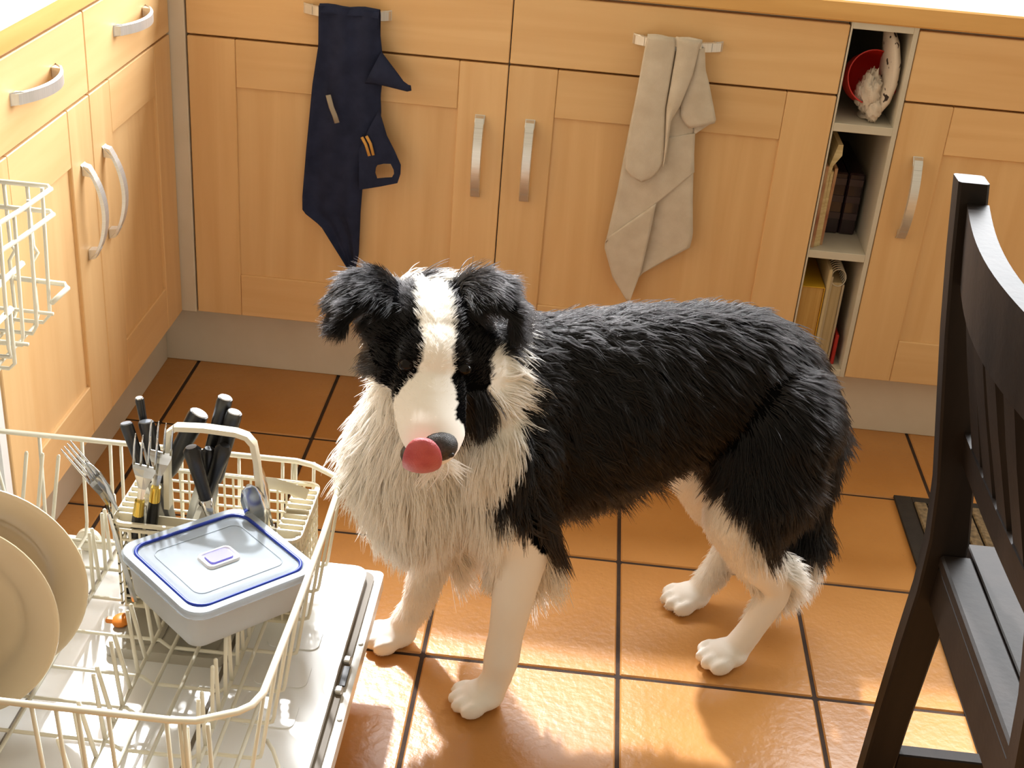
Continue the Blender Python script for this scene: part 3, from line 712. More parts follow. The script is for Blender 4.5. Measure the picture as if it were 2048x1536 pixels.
lattice('back_wall', (X0 + tp, Y1 - .004), (X1 - tp, Y1 - .004), BB, BT, 18, 8)
lattice('end_wall', (X0 + tp * .5, Y0 + .006), (X0 + tp * .5, Y1 - .006), BB, BT, 9, 8)
lattice('end_wall', (X1 - tp * .5, Y0 + .006), (X1 - tp * .5, Y1 - .006), BB, BT, 9, 8)
b = MB(); b.prism(rrect(X0 + tp * .5, X1 - tp * .5, Y0 + .004, Y1 - .004, .012), 2, BB, BB + .003); b.build('base', bas_m, bas)
b = MB(); out = rrect(X0, X1, Y0, Y1, .016, 4); inn = rrect(X0 + .004, X1 - .004, Y0 + .004, Y1 - .004, .013, 4); n = len(out)
vs = [(x, y, BT - .002) for x, y in out] + [(x, y, BT - .002) for x, y in inn] + [(x, y, BT + .003) for x, y in out] + [(x, y, BT + .003) for x, y in inn]
fs = []
for k in range(n):
    q = (k + 1) % n; fs += [(k, q, n + q, n + k), (2 * n + k, 3 * n + k, 3 * n + q, 2 * n + q), (k, 2 * n + k, 2 * n + q, q), (n + k, n + q, 3 * n + q, 3 * n + k)]
b.add(vs, fs); b.build('top_rim', bas_m, bas)
MB().box((X0 + .008, -.9905, BB + .003), (X1 - .008, -.9875, BT - .012), .0005).build('divider', bas_m, bas)
MB().box((-.2855, Y0 + .006, BB + .003), (-.2825, -.9905, BT - .018), .0005).build('divider', bas_m, bas)
# the ribbed ends
for xe, sg in ((X0 + .002, 1), (X1 - .002, -1)):
    for k in range(9):
        y = Y0 + .018 + k * .0122
        b = MB(); xa, xb = sorted((xe, xe + sg * .032)); b.box((xa, y - .0024, BT - .022), (xb, y + .0024, BT + .007), .0012); b.build('rib', bas_m, bas)
    xa, xb = sorted((xe + sg * .029, xe + sg * .032)); MB().box((xa, Y0 + .012, BT - .020), (xb, Y1 - .012, BT + .004), .0004).build('rib_bar', bas_m, bas)
b = MB(); hp = [(-.343, .345), (-.341, .40), (-.339, .445), (-.335, .460), (-.326, .468), (-.29, .4705), (-.25, .4690), (-.236, .465), (-.228, .455), (-.224, .43), (-.221, .390), (-.219, .345)]
rs = []
for i, (x, z) in enumerate(hp):
    a = hp[max(i - 1, 0)]; c_ = hp[min(i + 1, len(hp) - 1)]; t = Vector((c_[0] - a[0], c_[1] - a[1])).normalized(); nx, nz = -t.y, t.x
    rs.append([(x + nx * .0035, -.9955, z + nz * .0035), (x + nx * .0045, -.989, z + nz * .0045), (x + nx * .0035, -.9825, z + nz * .0035), (x - nx * .0035, -.9825, z - nz * .0035), (x - nx * .0035, -.9955, z - nz * .0035)])
b.rings(rs); b.build('carry_handle', bas_m, bas, 40)

# ------------------------------------------------------------------ cutlery
blk = mat('black_handle_plastic', srgb(26, 25, 25), .33)
ss = mat('polished_steel', (.62, .62, .61, 1), .18, 1.0)
ssd = mat('worn_steel', (.42, .42, .42, 1), .28, 1.0)
brass = mat('brass_band', (.80, .56, .12, 1), .25, 1.0)
capm = mat('pale_end_cap', srgb(220, 224, 230), .2)
FLOORZ = BB + .0045
def frame_to(top, bot):
    T, Bt = Vector(top), Vector(bot); d = (T - Bt).normalized(); return T, Bt, d
CG = 'cutlery standing in the basket'
def knife(top, low, label, r=(.0085, .006), cap=capm, hl=.10, blade=True, ball=False, name='table_knife', steel_neck=False):
    T = Vector(top); d = (T - Vector(low)).normalized()
    if d.z < .55: d.z = .55; d.normalize()
    H0 = T - d * hl; tip = H0 - d * max(.02, (H0.z - FLOORZ - .003) / d.z)
    t = thing(name, label, 'knife', tip, CG)
    upv_ = Vector((0, 1, 0))
    b = MB(); pts = [H0 + d * hl * q for q in (0, .1, .35, .7, .93, 1.0)]
    k = [.8, .95, .92, 1.0, 1.08, 1.02] if not ball else [.75, .8, .85, 1.0, 1.15, .7]
    b.tube(pts, k, 12, flat=(r[0], r[1]), up=(0, 1, 0)); b.build('handle', blk, t, 50)
    if cap is not None:
        b = MB(); b.tube([T - d * .0008, T + d * .0016], [1.0, .9], 14, flat=(r[0] * .93, r[1] * .93), up=(0, 1, 0)); b.build('end_cap', cap, t, 50)
    b = MB(); side = upv_.cross(d).normalized(); w = .008
    L_ = (H0 - tip).length
    rs = []
    for q, ww in ((0, .5), (.1, .9), (.3, 1.0), (.7, 1.0), (.92, .8), (1.0, .25)):
        p = H0.lerp(tip, q); rs.append([p - side * w * ww, p + upv_ * .0008, p + side * w * ww, p - upv_ * .0008])
    b.rings(rs); b.build('blade', ssd, t)
    if steel_neck:
        b = MB(); b.tube([H0 + d * .004, H0 - d * .015, H0 - d * .05], [.0085, .0075, .004], 12); b.build('ferrule', ss, t, True)
    return t
knife((-.386, -.95, .481), (-.383, -.95, .453), 'slim knife with a chrome-ended handle at the basket corner', (.0055, .005), ss, .055)
knife((-.375, -.962, .454), (-.369, -.962, .419), 'knife with a broad flat black handle in front of the chrome-ended one', (.0105, .006), mat('grey_end', srgb(120, 125, 132), .2), .09)
knife((-.399, -.968, .452), (-.386, -.968, .401), 'black handled knife leaning out at the left end of the basket', (.0085, .0055), mat('grey_end_b', srgb(130, 136, 145), .2), .09)
knife((-.309, -.948, .467), (-.330, -.948, .424), 'thick black handled knife with pale oval end behind the carrying handle', (.0125, .009), capm, .11)
knife((-.273, -.952, .496), (-.290, -.952, .432), 'tallest black handled knife with a pale oval end', (.0095, .0075), capm, .11)
knife((-.259, -.962, .482), (-.284, -.962, .385), 'black handled knife with a squared pale end beside the tallest one', (.0100, .0075), capm, .11)
knife((-.305, -1.000, .448), (-.284, -1.000, .349), 'black round-ended peeler with a steel ferrule in front of the carrying handle', (.0105, .0095), None, .082, ball=True, name='peeler', steel_neck=True)
knife((-.290, -.972, .431), (-.295, -.972, .395), 'short black round-ended knife between the thicker handles', (.0085, .0075), None, .08, ball=True)
knife((-.268, -.978, .442), (-.286, -.978, .386), 'black round-ended knife with a glossy tip leaning right', (.0095, .008), None, .10, ball=True)
def fork(top, low, label, face=(0, -1, 0), w=.0115, band=True, handle=True, curl=.0, hl=.07, name='fork', spoon=False):
    T = Vector(top); d = (T - Vector(low)).normalized(); f = Vector(face); f = (f - d * f.dot(d)).normalized(); s = f.cross(d)
    if d.z < .5: d.z = .5; d.normalize()
    neck = T - d * .105; end = neck - d * max(.02, (neck.z - FLOORZ - .003) / d.z)
    t = thing(name, label, 'spoon' if spoon else 'fork', end, CG)
    def bend(q): return f * (curl * q * q)
    if not spoon:
        b = MB(); rs = []
        for q, ww in ((.0, .25), (.2, .35), (.38, .75), (.5, 1.0), (.58, 1.0)):
            p = neck + d * .105 * q * .95 + bend(q) - f * .004 * math.sin(q * 5)
            rs.append([p - s * w * ww, p + f * .0009, p + s * w * ww, p - f * .0009])
        b.rings(rs); hd_ = b.build('fork_head', ss, t)
        for k in range(4):
            o_ = (k - 1.5) * w * .6; b = MB()
            b.tube([neck + d * .105 * q + s * o_ * (1 + .05 * q) + bend(q) - f * .004 * math.sin(q * 5) for q in (.53, .65, .8, .92, 1.0)], [.0019, .0018, .0016, .0013, .0006], 6); b.build('tine', ss, t, True)
    else:
        b = MB(); rs = []
        for q, ww in ((.0, .25), (.3, .3), (.45, .7), (.6, 1.0), (.8, 1.0), (.93, .7), (1.0, .15)):
            p = neck + d * .105 * q + bend(q); rs.append([p - s * w * ww * 1.25, p - s * w * ww * .6 - f * .004 * ww, p + s * w * ww * .6 - f * .004 * ww, p + s * w * ww * 1.25, p + s * w * ww * .6 - f * .0055 * ww, p - s * w * ww * .6 - f * .0055 * ww])
        b.rings(rs); b.build('spoon_bowl', ss, t, True)
    b = MB()
    if band:
        b.tube([neck + d * .004, neck - d * .018], [.0062, .0072], 12); b.build('band', brass, t, 40)
        b = MB(); b.tube([neck - d * .018, neck - d * .04, end], [.0070, .0078, .0055], 10); b.build('handle', blk, t, 40)
    else:
        b.tube([neck + d * .005, neck - d * .03, end], [.003, .004, .0055], 8); b.build('handle', ss, t, 40)
    return t
fork((-.352, -1.022, .473), (-.366, -1.022, .385), 'steel fork with a black and brass handle, tines up, nearest the camera', w=.0148)
fork((-.338, -1.002, .483), (-.354, -1.002, .375), 'steel fork with a large brass band standing behind the other fork', w=.0148)
fork((-.424, -1.032, .453), (-.405, -1.030, .35), 'steel fork seen edge-on, curving out over the basket rim', (-1, .2, 0), .011, False, curl=.03)
fork((-.428, -1.012, .425), (-.395, -1.012, .33), 'shiny steel spoon leaning out beside the edge-on fork', (-.6, -.8, .2), .011, False, spoon=True, name='spoon', curl=.012)
fork((-.232, -1.004, .403), (-.205, -1.004, .30), 'large dark steel serving spoon leaning right behind the food box', (.2, -1, .3), .0125, False, spoon=True, name='serving_spoon')
fork((-.228, -.980, .425), (-.210, -.980, .34), 'thin steel spoon standing behind the serving spoon', (.6, -.8, .1), .006, False, spoon=True, name='spoon')
b = MB(); b.tube([(-.236, -.951, .372), (-.21, -.952, .374), (-.18, -.954, .368), (-.166, -.955, .364)], .0035, 8, flat=(.003, .009), up=(0, 0, 1))
o = b.build('spatula_blade', bas_m, None, 40, org=(-.2, -.952, .362)); tag(o, 'pale plastic scraper laid across the far rim of the basket', 'scraper')

# ------------------------------------------------------------------ food box
frost = mat('frosted_plastic', (.74, .75, .74, 1), .35, trans=.6, ior=1.2)
lidm = mat('lid_translucent_plastic', (.66, .73, .80, 1), .25, trans=.6, ior=1.2)
bluem = mat('blue_seal_silicone', srgb(16, 48, 150), .35)
violet = mat('violet_button', srgb(92, 86, 178), .4)
fb = thing('food_container', 'square clear plastic food container with blue sealed lid', 'food container', (-.240, -1.122, .295))
Mf = Matrix.Translation((-.2415, -1.1110, .360)) @ Matrix.Rotation(math.radians(-2.6), 4, 'X') @ Matrix.Rotation(math.radians(3.4), 4, 'Y') @ Matrix.Rotation(math.radians(48.6), 4, 'Z')
def rr3(hx, hy, r, z, n=6): return [Mf @ Vector((x, y, z)) for x, y in rrect(-hx, hx, -hy, hy, r, n)]
A_, B_ = .0915, .0865
b = MB(); b.rings([rr3(A_ - .020, B_ - .020, .012, -.058), rr3(A_ - .014, B_ - .014, .016, -.055), rr3(A_ - .006, B_ - .006, .020, -.006), rr3(A_ - .006, B_ - .006, .020, -.002), rr3(A_ - .008, B_ - .008, .019, -.003), rr3(A_ - .016, B_ - .016, .015, -.053)])
b.build('box_body', frost, fb, 40)
b = MB(); b.rings([rr3(A_, B_, .026, -.006), rr3(A_ + .001, B_ + .001, .026, .0), rr3(A_ - .001, B_ - .001, .025, .004), rr3(A_ - .010, B_ - .010, .020, .004), rr3(A_ - .012, B_ - .012, .020, .0015), rr3(A_ - .018, B_ - .018, .018, .0015), rr3(A_ - .020, B_ - .020, .018, .0030)])
lid = b.build('lid', lidm, fb, 40)
b = MB(); P = rr3(A_ - .0125, B_ - .0125, .022, .0034, 8); b.tube(P, .0023, 8, True); b.build('seal_ring', bluem, lid, True)
b = MB(); b.tube(rr3(A_ - .030, B_ - .034, .012, .0034, 5), .0008, 5, True); b.build('embossed_line', lidm, lid, True)
b = MB(); b.rings([rr3(.0235, .0165, .007, .003), rr3(.0225, .0155, .007, .0065), rr3(.0205, .0135, .006, .0065), rr3(.0195, .0125, .006, .0045)]); b.build('vent_frame', mat('lid_pale_plastic', (.88, .90, .92, 1), .25), lid, 40)
b = MB(); b.rings([rr3(.0165, .0105, .005, .0035), rr3(.016, .010, .005, .0072)]); b.build('vent_button', violet, lid, 40)
# ================================================================== the dog
DA = Vector((-0.927, -0.373, 0)).normalized()      # towards the head end
DN = Vector((0.373, -0.927, 0)).normalized()       # towards the dog's left flank
DP = Vector((0.015, -0.852, 0))
def dw(s, l, z): return DP - DA * s + DN * l + Vector((0, 0, z))
HEADC = Vector((-0.0245, -0.910, 0.597))
HS = 1.07
HP, HYAW, HROLL = math.radians(21), 0.28, -0.15
hh = Vector((math.sin(HYAW), -math.cos(HYAW), 0))
H_Y = hh * math.cos(HP) - Vector((0, 0, 1)) * math.sin(HP)      # muzzle direction
H_Z = hh * math.sin(HP) + Vector((0, 0, 1)) * math.cos(HP)
H_X = H_Y.cross(H_Z)
if H_X.x < 0: H_X = -H_X                                         # +x towards the dog's left
H_X, H_Z = H_X * math.cos(HROLL) + H_Z * math.sin(HROLL), -H_X * math.sin(HROLL) + H_Z * math.cos(HROLL)
def hw(x, y, z): return HEADC + (H_X * x + H_Y * y + H_Z * z) * HS
hs_ = HEADC - DP
HEAD_S, HEAD_L = -hs_.dot(DA), hs_.dot(DN)

dmb = MB()
ICO = None
def ball(c, rx, ry=None, rz=None, frame=None, k=1.0):
    """ellipsoid; frame (X,Y,Z) axes"""
    ry = rx if ry is None else ry; rz = rx if rz is None else rz
    X, Y, Z = frame or (DA, DN, Vector((0, 0, 1)))
    Mx = Matrix((X, Y, Z)).transposed()
    dmb.ell(c, (rx * k, ry * k, rz * k), 14, 9, Mx)
def chain(pts, f=dw, step=0.35, frame=None, flat=None):
    """(a,b,c,r) control points -> overlapping balls"""
    P = [(f(p[0], p[1], p[2]), p[3]) for p in pts]
    for (a, ra), (b, rb) in zip(P[:-1], P[1:]):
        d = (b - a).length; n = max(2, int(d / (step * min(ra, rb))))
        for i in range(n + 1):
            t = i / n; r = ra + (rb - ra) * t
            if flat: ball(a.lerp(b, t), r * flat[0], r * flat[1], r * flat[2], frame, HS)
            else: ball(a.lerp(b, t), r)
HF = (H_X, H_Y, H_Z)
# trunk
TR = np.array([(-0.050, .385, .070, .085, .05), (0.0, .415, .088, .126, .05), (.05, .432, .097, .140, .05), (.12, .437, .102, .144, .05), (.20, .444, .102, .140, .05),
               (.28, .457, .096, .130, .05), (.36, .473, .086, .112, .05), (.43, .473, .084, .102, .05), (.48, .462, .080, .088, .05), (.52, .445, .064, .070, .045)])
for s in np.arange(-.05, .521, .012):
    zc, rl, rz, rs = [np.interp(s, TR[:, 0], TR[:, i]) for i in (1, 2, 3, 4)]
    ball(dw(s, 0, zc), rs, rl, rz)
# neck into the turned head
chain([(.09, 0, .48, .100), (.03, .01, .50, .095), (-.02, .03, .535, .080), (HEAD_S + .005, HEAD_L - .03, .58, .070)], dw, .2)
chain([(-.03, .01, .47, .085), (-.065, .0, .40, .078), (-.05, 0, .33, .065)], dw, .25)
LEGS = {}
for side in (1, -1):
    near = side == 1
    # hind leg
    k = 0.0 if near else .004
    LEGS[('h', side)] = [(.47, .055 * side, .43, .085), (.455, .062 * side, .345, .078), (.425, .068 * side, .275, .056), (.455, .074 * side, .205, .038), (.505 + k, .074 * side, .145, .026), (.505 + k, .074 * side, .12, .024), (.482 + k, .074 * side, .07, .021), (.462 + k, .074 * side, .035, .022)]
    chain(LEGS[('h', side)])
    if near: LEGS[('f', side)] = [(.05, .06, .44, .075), (.06, .072, .36, .058), (.085, .078, .285, .042), (.076, .082, .20, .032), (.070, .082, .13, .0265), (.066, .082, .085, .0275), (.062, .082, .05, .0225), (.054, .082, .032, .024)]
    else: LEGS[('f', side)] = [(.03, -.06, .42, .07), (.03, -.07, .34, .055), (.045, -.076, .275, .040), (.018, -.08, .20, .031), (-.004, -.081, .13, .026), (-.018, -.082, .07, .023), (-.038, -.082, .035, .024)]
    chain(LEGS[('f', side)])
PAWS = [(.030, .082, 1), (-.062, -.082, 1), (.432, .074, 1), (.436, -.074, 1)]
for (ps, pl, _) in PAWS:
    ball(dw(ps + .012, pl, .020), .034, .030, .020)
    for j, dl in enumerate((-.024, -.0085, .0085, .024)):
        fw_ = .020 if j in (1, 2) else .010
        ball(dw(ps - fw_, pl + dl * 1.08, .0145), .020, .0080, .0145)
# tail
TAIL = [(.535, 0, .44, .030), (.570, .0, .39, .028), (.590, .0, .30, .026), (.592, .0, .2, .022), (.585, .0, .11, .015)]
chain(TAIL)
# head
ball(hw(0, -.004, 0), .056, .068, .050, HF, HS)
ball(hw(0, .034, .006), .043, .045, .038, HF, HS)
for sx in (-1, 1):
    ball(hw(sx * .034, .018, -.028), .032, .042, .034, HF, HS)
    ball(hw(sx * .027, .048, .014), .015, .018, .012, HF, HS)           # brow
chain([(0, .050, -.018, .044), (0, .088, -.027, .044), (0, .118, -.032, .041), (0, .135, -.034, .033)], hw, .3, HF, (1.0, 1.0, .88))
chain([(0, .04, -.05, .026), (0, .10, -.056, .016), (0, .122, -.056, .013)], hw, .4)
EARS = {}
for sx in (-1, 1):
    if sx < 0: EARS[sx] = [(-.038, -.026, .024, .028), (-.062, -.030, .038, .027), (-.084, -.024, .038, .026), (-.101, -.010, .028, .022), (-.107, .004, .010, .014)]
    else: EARS[sx] = [(.036, -.028, .032, .028), (.058, -.030, .050, .027), (.080, -.024, .054, .026), (.098, -.008, .045, .022), (.104, .006, .028, .014)]
    ball(hw(sx * .046, -.012, -.002), .032, .040, .034, HF, HS)
    ec = EARS[sx]
    for (p, q) in zip(ec[:-1], ec[1:]):
        a, b = hw(*p[:3]), hw(*q[:3]); t = (b - a).normalized()
        w = (H_Y - t * H_Y.dot(t)).normalized(); nn = t.cross(w)
        for i in range(5):
            u = i / 4; r = p[3] + (q[3] - p[3]) * u
            ball(a.lerp(b, u), r * .6, r * 1.2, max(.0075, r * .32), (t, w, nn), HS)

dog = thing('border_collie', 'black and white long-haired dog standing on the tiles, licking its nose', 'dog', (0.22, -0.77, 0.0))
raw = dmb.mesh('body', fix=False)
tmp = bpy.data.objects.new('body_tmp', raw); col.objects.link(tmp)
rm = tmp.modifiers.new('r', 'REMESH'); rm.mode = 'VOXEL'; rm.voxel_size = 0.0046
dg = bpy.context.evaluated_depsgraph_get()
bme = bpy.data.meshes.new_from_object(tmp.evaluated_get(dg))
bpy.data.objects.remove(tmp)
nv = len(bme.vertices)
V = np.empty(nv * 3); bme.vertices.foreach_get('co', V); V = V.reshape(-1, 3)
E_ = np.empty(len(bme.edges) * 2, dtype=np.int64); bme.edges.foreach_get('vertices', E_); E_ = E_.reshape(-1, 2)
def np3(v): return np.array([v.x, v.y, v.z])
nDA, nDN, nDP = np3(DA), np3(DN), np3(DP)
nHC, nHX, nHY, nHZ = np3(HEADC), np3(H_X), np3(H_Y), np3(H_Z)
def dcoords(P):
    d = P - nDP; return -(d @ nDA), d @ nDN, P[:, 2]
def hcoords(P):
    d = (P - nHC) / HS; return d @ nHX, d @ nHY, d @ nHZ
# smoothing: strong on the trunk, light on paws and head
s_, l_, z_ = dcoords(V); hx_, hy_, hz_ = hcoords(V)
hd = np.sqrt(hx_ ** 2 + hy_ ** 2 + hz_ ** 2)
wt = np.where(z_ < .05, .06, np.where(z_ < .2, .4, .55)); wt = np.where(hd < .10, .25, wt); wt = np.where((np.abs(hx_) > .06) & (hd < .16), .15, wt)
deg = np.bincount(E_.ravel(), minlength=nv).astype(float)
for it in range(14):
    acc = np.zeros_like(V)
    for c in range(3):
        acc[:, c] = np.bincount(E_[:, 0], V[E_[:, 1], c], nv) + np.bincount(E_[:, 1], V[E_[:, 0], c], nv)
    w = wt if it < 5 else np.where(wt > .5, wt, 0)
    V += (acc / deg[:, None] - V) * w[:, None]
V[:, 2] = np.maximum(V[:, 2], 0.0005)

# ---- coat markings, in the dog's own coordinates
def sm(a, b, x): t = np.clip((x - a) / (b - a), 0, 1); return t * t * (3 - 2 * t)
def vnoise(P, f, seed=0):
    P = P * f + seed; out = np.zeros(len(P))
    for k in range(3):
        ph = np.array([1.7, 9.2, 4.3]) * (k + 1); A = np.array([[.8, .6, 0], [-.5, .7, .5], [.3, -.4, .85]]); Q = P @ A * (1.6 ** k)
        out += np.sin(Q[:, 0] + ph[0] + 1.3 * np.sin(Q[:, 1])) * np.sin(Q[:, 1] + ph[1] + 1.1 * np.sin(Q[:, 2])) * np.cos(Q[:, 2] + ph[2]) / (1.4 ** k)
    return out
HEAD_R = 0.0
EARP = np.array([np3(hw(*(Vector(p[:3]).lerp(Vector(q[:3]), t)))) for e in EARS.values() for p, q in zip(e[:-1], e[1:]) for t in (0, .33, .66)])
def ear_dist(P):
    d = np.full(len(P), 9.0)
    for e in EARP: d = np.minimum(d, np.linalg.norm(P - e, axis=1))
    return d
def is_ear(P): return (ear_dist(P) < .034) & (np.abs(hcoords(P)[0]) > .034)
def is_head(P):
    x, y, z = hcoords(P)
    core = ((x / np.where(x > 0, .090, .098)) ** 2 + ((y - .05) / .125) ** 2 + ((z + .005) / .075) ** 2 < 1) & (y > -.06)
    return core | is_ear(P)
def black(P):
    """1 where the coat is black, 0 where white"""
    s, l, z = dcoords(P); x, y, hz = hcoords(P)
    jit = vnoise(P, 55.0) * .006
    # trunk: saddle behind the white collar, down to the belly
    zz = np.array([.20, .27, .30, .34, .40, .46, .52, .60, .70]); sb = np.array([.115, .095, .045, .016, .018, .045, .056, .058, .05])
    front = s > np.interp(z, zz, sb) + jit
    belly = np.interp(s, [.03, .06, .12, .17, .25, .32, .40, .45, .6], [.31, .28, .285, .300, .290, .325, .33, .24, .19])
    up = z > belly + jit
    bk = front & up
    # hind leg: white along the front of thigh and below the hock
    zt = np.array([.12, .17, .19, .225, .28, .33, .37]); st = np.array([.60, .50, .475, .43, .40, .375, .35])
    thigh_white = (z < .37) & (s > .33) & (s < np.interp(z, zt, st) + jit) & (s > .36 - .0)
    bk &= ~((z < .345) & (s > .335) & (s < np.interp(z, zt, st) + jit))
    bk &= ~((z < .165 + jit) & (s > .3))
    # front legs and chest
    bk &= ~((z < np.interp(s, [.03, .06, .10, .13], [.385, .345, .285, .262]) + jit * 1.6) & (s < .13))
    # tail: black with white tip
    tail = (s > .553) & (np.abs(l) < .05) & (z < .40)
    bk = np.where(tail, z > .165 + jit, bk)
    # head
    hd_ = is_head(P)
    j2 = vnoise(P, 90.0, 3) * .003
    yy = np.array([-.08, -.04, .0, .03, .055, .075, .10])
    wl = np.interp(y, yy, np.array([.012, .014, .019, .020, .016, .024, .06]))      # picture-left edge of blaze
    wr = np.interp(y, yy, np.array([.012, .014, .020, .020, .016, .017, .022]))     # picture-right edge
    blaze = (x > -wl + j2) & (x < wr + j2)
    left = (x <= -wl + j2) & (y < .090 + .25 * (x + .03) + j2) & (hz > -.044 + .10 * (y) + j2)
    right = (x >= wr + j2) & (y < .130 + j2) & (hz > -.084 + j2) & (x < .074 + j2 * 2 + .25 * np.clip(hz, 0, .1))
    hb = (left | right) & ~blaze
    hb = hb | is_ear(P)
    nape = (~hd_) & (hz > np.where(x > 0, -.006, .012)) & (y > -.10) & (y < .03) & (np.abs(x) > .012 + j2) & (np.abs(x) < .095)
    return np.where(hd_, hb, bk | nape).astype(float)
bme.vertices.foreach_set('co', V.ravel()); bme.update()
BK = black(V)
ATT = bme.attributes.new('coat', 'FLOAT', 'POINT'); ATT.data.foreach_set('value', BK)
bme.polygons.foreach_set('use_smooth', [True] * len(bme.polygons))

coat_m = mat('dog_skin_coat', (.8, .8, .8, 1), 1.0, spec=.0); N, L, B = nodes(coat_m)
at = N.new('ShaderNodeAttribute'); at.attribute_name = 'coat'
mx = N.new('ShaderNodeMix'); mx.data_type = 'RGBA'; mx.inputs[6].default_value = (.92, .88, .82, 1); mx.inputs[7].default_value = (.003, .003, .0033, 1)
L.new(at.outputs['Fac'], mx.inputs[0]); L.new(mx.outputs[2], B.inputs['Base Color'])
org = ORG[dog.name]
for_mesh = V - np3(org)
bme.vertices.foreach_set('co', for_mesh.ravel()); bme.name = 'body'; bme.materials.clear(); bme.materials.append(coat_m); bme.update()
body = bpy.data.objects.new('body', bme); col.objects.link(body); body.parent = dog

# ---- fur: every hair a curve rooted in the coat
bme.calc_loop_triangles()
NT = len(bme.loop_triangles)
T = np.empty(NT * 3, dtype=np.int64); bme.loop_triangles.foreach_get('vertices', T); T = T.reshape(-1, 3)
VN = np.empty(nv * 3); bme.vertices.foreach_get('normal', VN); VN = VN.reshape(-1, 3)
area = np.linalg.norm(np.cross(V[T[:, 1]] - V[T[:, 0]], V[T[:, 2]] - V[T[:, 0]]), axis=1) / 2
cen = V[T].mean(1)
def fur_len(P):
    s, l, z = dcoords(P); x, y, hz = hcoords(P)
    L_ = np.full(len(P), .042)
    L_ = np.where(s < .07, .058, L_)                                  # ruff and chest
    L_ = np.where((s < -.02) & (z < .42), .070, L_)
    L_ = np.where((s > -.01) & (s < .07) & (z > .40), .040, L_)
    L_ = np.where((z < .33) & (s > .08) & (s < .38), .066, L_)        # belly
    L_ = np.where((s > .40) & (z < .40), .050, L_)
    L_ = np.where((s > .50), .040, L_)                                # breeches and tail
    # legs
    fl = (z < .27) & (s < .14); L_ = np.where(fl, np.interp(z, [.05, .16, .21, .27], [.014, .022, .034, .060]), L_)
    rear = fl & (z > .07) & (((l > 0) & (s > .078)) | ((l < 0) & (s > .02 + .1 * (z - .07)))); L_ = np.where(rear, .080, L_)
    hl = (z < .22) & (s > .36) & (s < .57); L_ = np.where(hl, np.where(z > .15, .03, .020), L_)
    hr = hl & (s > .50) & (z > .10); L_ = np.where(hr, .045, L_)
    fr = (s > .33) & (s < .46) & (z < .34) & (z > .15) & (s < .40 + .35 * (.3 - z)); L_ = np.where(fr, .014, L_)
    L_ = np.where(z < .05, .006, L_)
    tail = (s > .555) & (z < .44) & (np.abs(l) < .05); L_ = np.where(tail, np.where(z > .25, .040, .055), L_)
    # head
    h = is_head(P)
    face = np.interp(y, [-.07, -.03, .02, .06, .10, .14], [.028, .020, .015, .010, .006, .003])
    cheek = (hz < -.02) & (y < .035); face = np.where(cheek, .040, face)
    ear = is_ear(P); face = np.where(ear, .026, face)
    side = (x > .024) & (hz < -.014) & (y < .085) & (y > -.02); face = np.where(side, .030 + .25 * np.clip(y, 0, .08), face)
    L_ = np.where(h, face, L_)
    nk = (~h) & (s < .0) & (z > .42); L_ = np.where(nk, .050, L_)
    return L_
NS = 230000
pw = area * np.where(cen[:, 2] < .2, 1.5, 1.0) * np.where(is_head(cen), 2.6, 1.0)
# no hair on the nose leather / lips
hx2, hy2, hz2 = hcoords(cen)
pw = np.where((hy2 > .143), 0, pw)
ti = rng.choice(NT, NS, p=pw / pw.sum())
u, v = rng.random(NS), rng.random(NS); fl = u + v > 1; u[fl] = 1 - u[fl]; v[fl] = 1 - v[fl]
tri = T[ti]
RP = V[tri[:, 0]] * (1 - u - v)[:, None] + V[tri[:, 1]] * u[:, None] + V[tri[:, 2]] * v[:, None]
RN = VN[tri[:, 0]] * (1 - u - v)[:, None] + VN[tri[:, 1]] * u[:, None] + VN[tri[:, 2]] * v[:, None]
RN /= np.linalg.norm(RN, axis=1)[:, None] + 1e-9
def flow(P, Nn):
    s, l, z = dcoords(P); x, y, hz = hcoords(P)
    down = np.array([0, 0, -1.0])
    G = -nDA * .75 + down * .55 * np.ones((len(P), 1))
    G = np.where((s < .06)[:, None], -nDA * .15 + down * 1.0, G)
    G = np.where(((s < .10) & (z > .50))[:, None], -nDA * 1.0 + down * .5, G)
    G = np.where(((z < .36) & (s > .06))[:, None], -nDA * .35 + down * 1.0, G)
    G = np.where(((s > .48) & (z < .5))[:, None], -nDA * .30 + down * 1.0, G)
    G = np.where((z < .22)[:, None], -nDA * .25 + down * 1.0, G)
    G = np.where((z < .035)[:, None], nDA * .8 + down * .5, G)
    h = is_head(P)
    sx = np.sign(x)[:, None]
    GH = -nHY * 1.0 + sx * nHX * .45 - nHZ * .1
    GH = np.where(is_ear(P)[:, None], sx * nHX * .8 + nHY * .35 + down * .25, GH)
    GH = np.where(((hz < -.015) & (y < .05))[:, None], -nHY * .55 + sx * nHX * .45 + down * .8, GH)
    GH = np.where(((x > .028) & (hz < -.012) & (y > -.03) & (y < .09))[:, None], -nHY * .1 + nHX * .18 + down * 1.0, GH)
    G = np.where(h[:, None], GH, G)
    # small swirls so that locks part
    sw = vnoise(P, 17.0)[:, None]; sw2 = vnoise(P, 31.0, 7)[:, None]
    G = G + np.cross(Nn, G) * sw * .33 + nDA * sw2 * .08
    G = G - Nn * (G * Nn).sum(1)[:, None]
    return G / (np.linalg.norm(G, axis=1)[:, None] + 1e-9)
Gf = flow(RP, RN)
LN_ = fur_len(RP) * (.65 + .6 * rng.random(NS))
hmask = is_head(RP)
lift = np.where(hmask, .20, np.where((dcoords(RP)[0] > .1) & (RP[:, 2] > .38), .16, .32)) + .16 * rng.standard_normal(NS)
s2, l2, z2 = dcoords(RP)
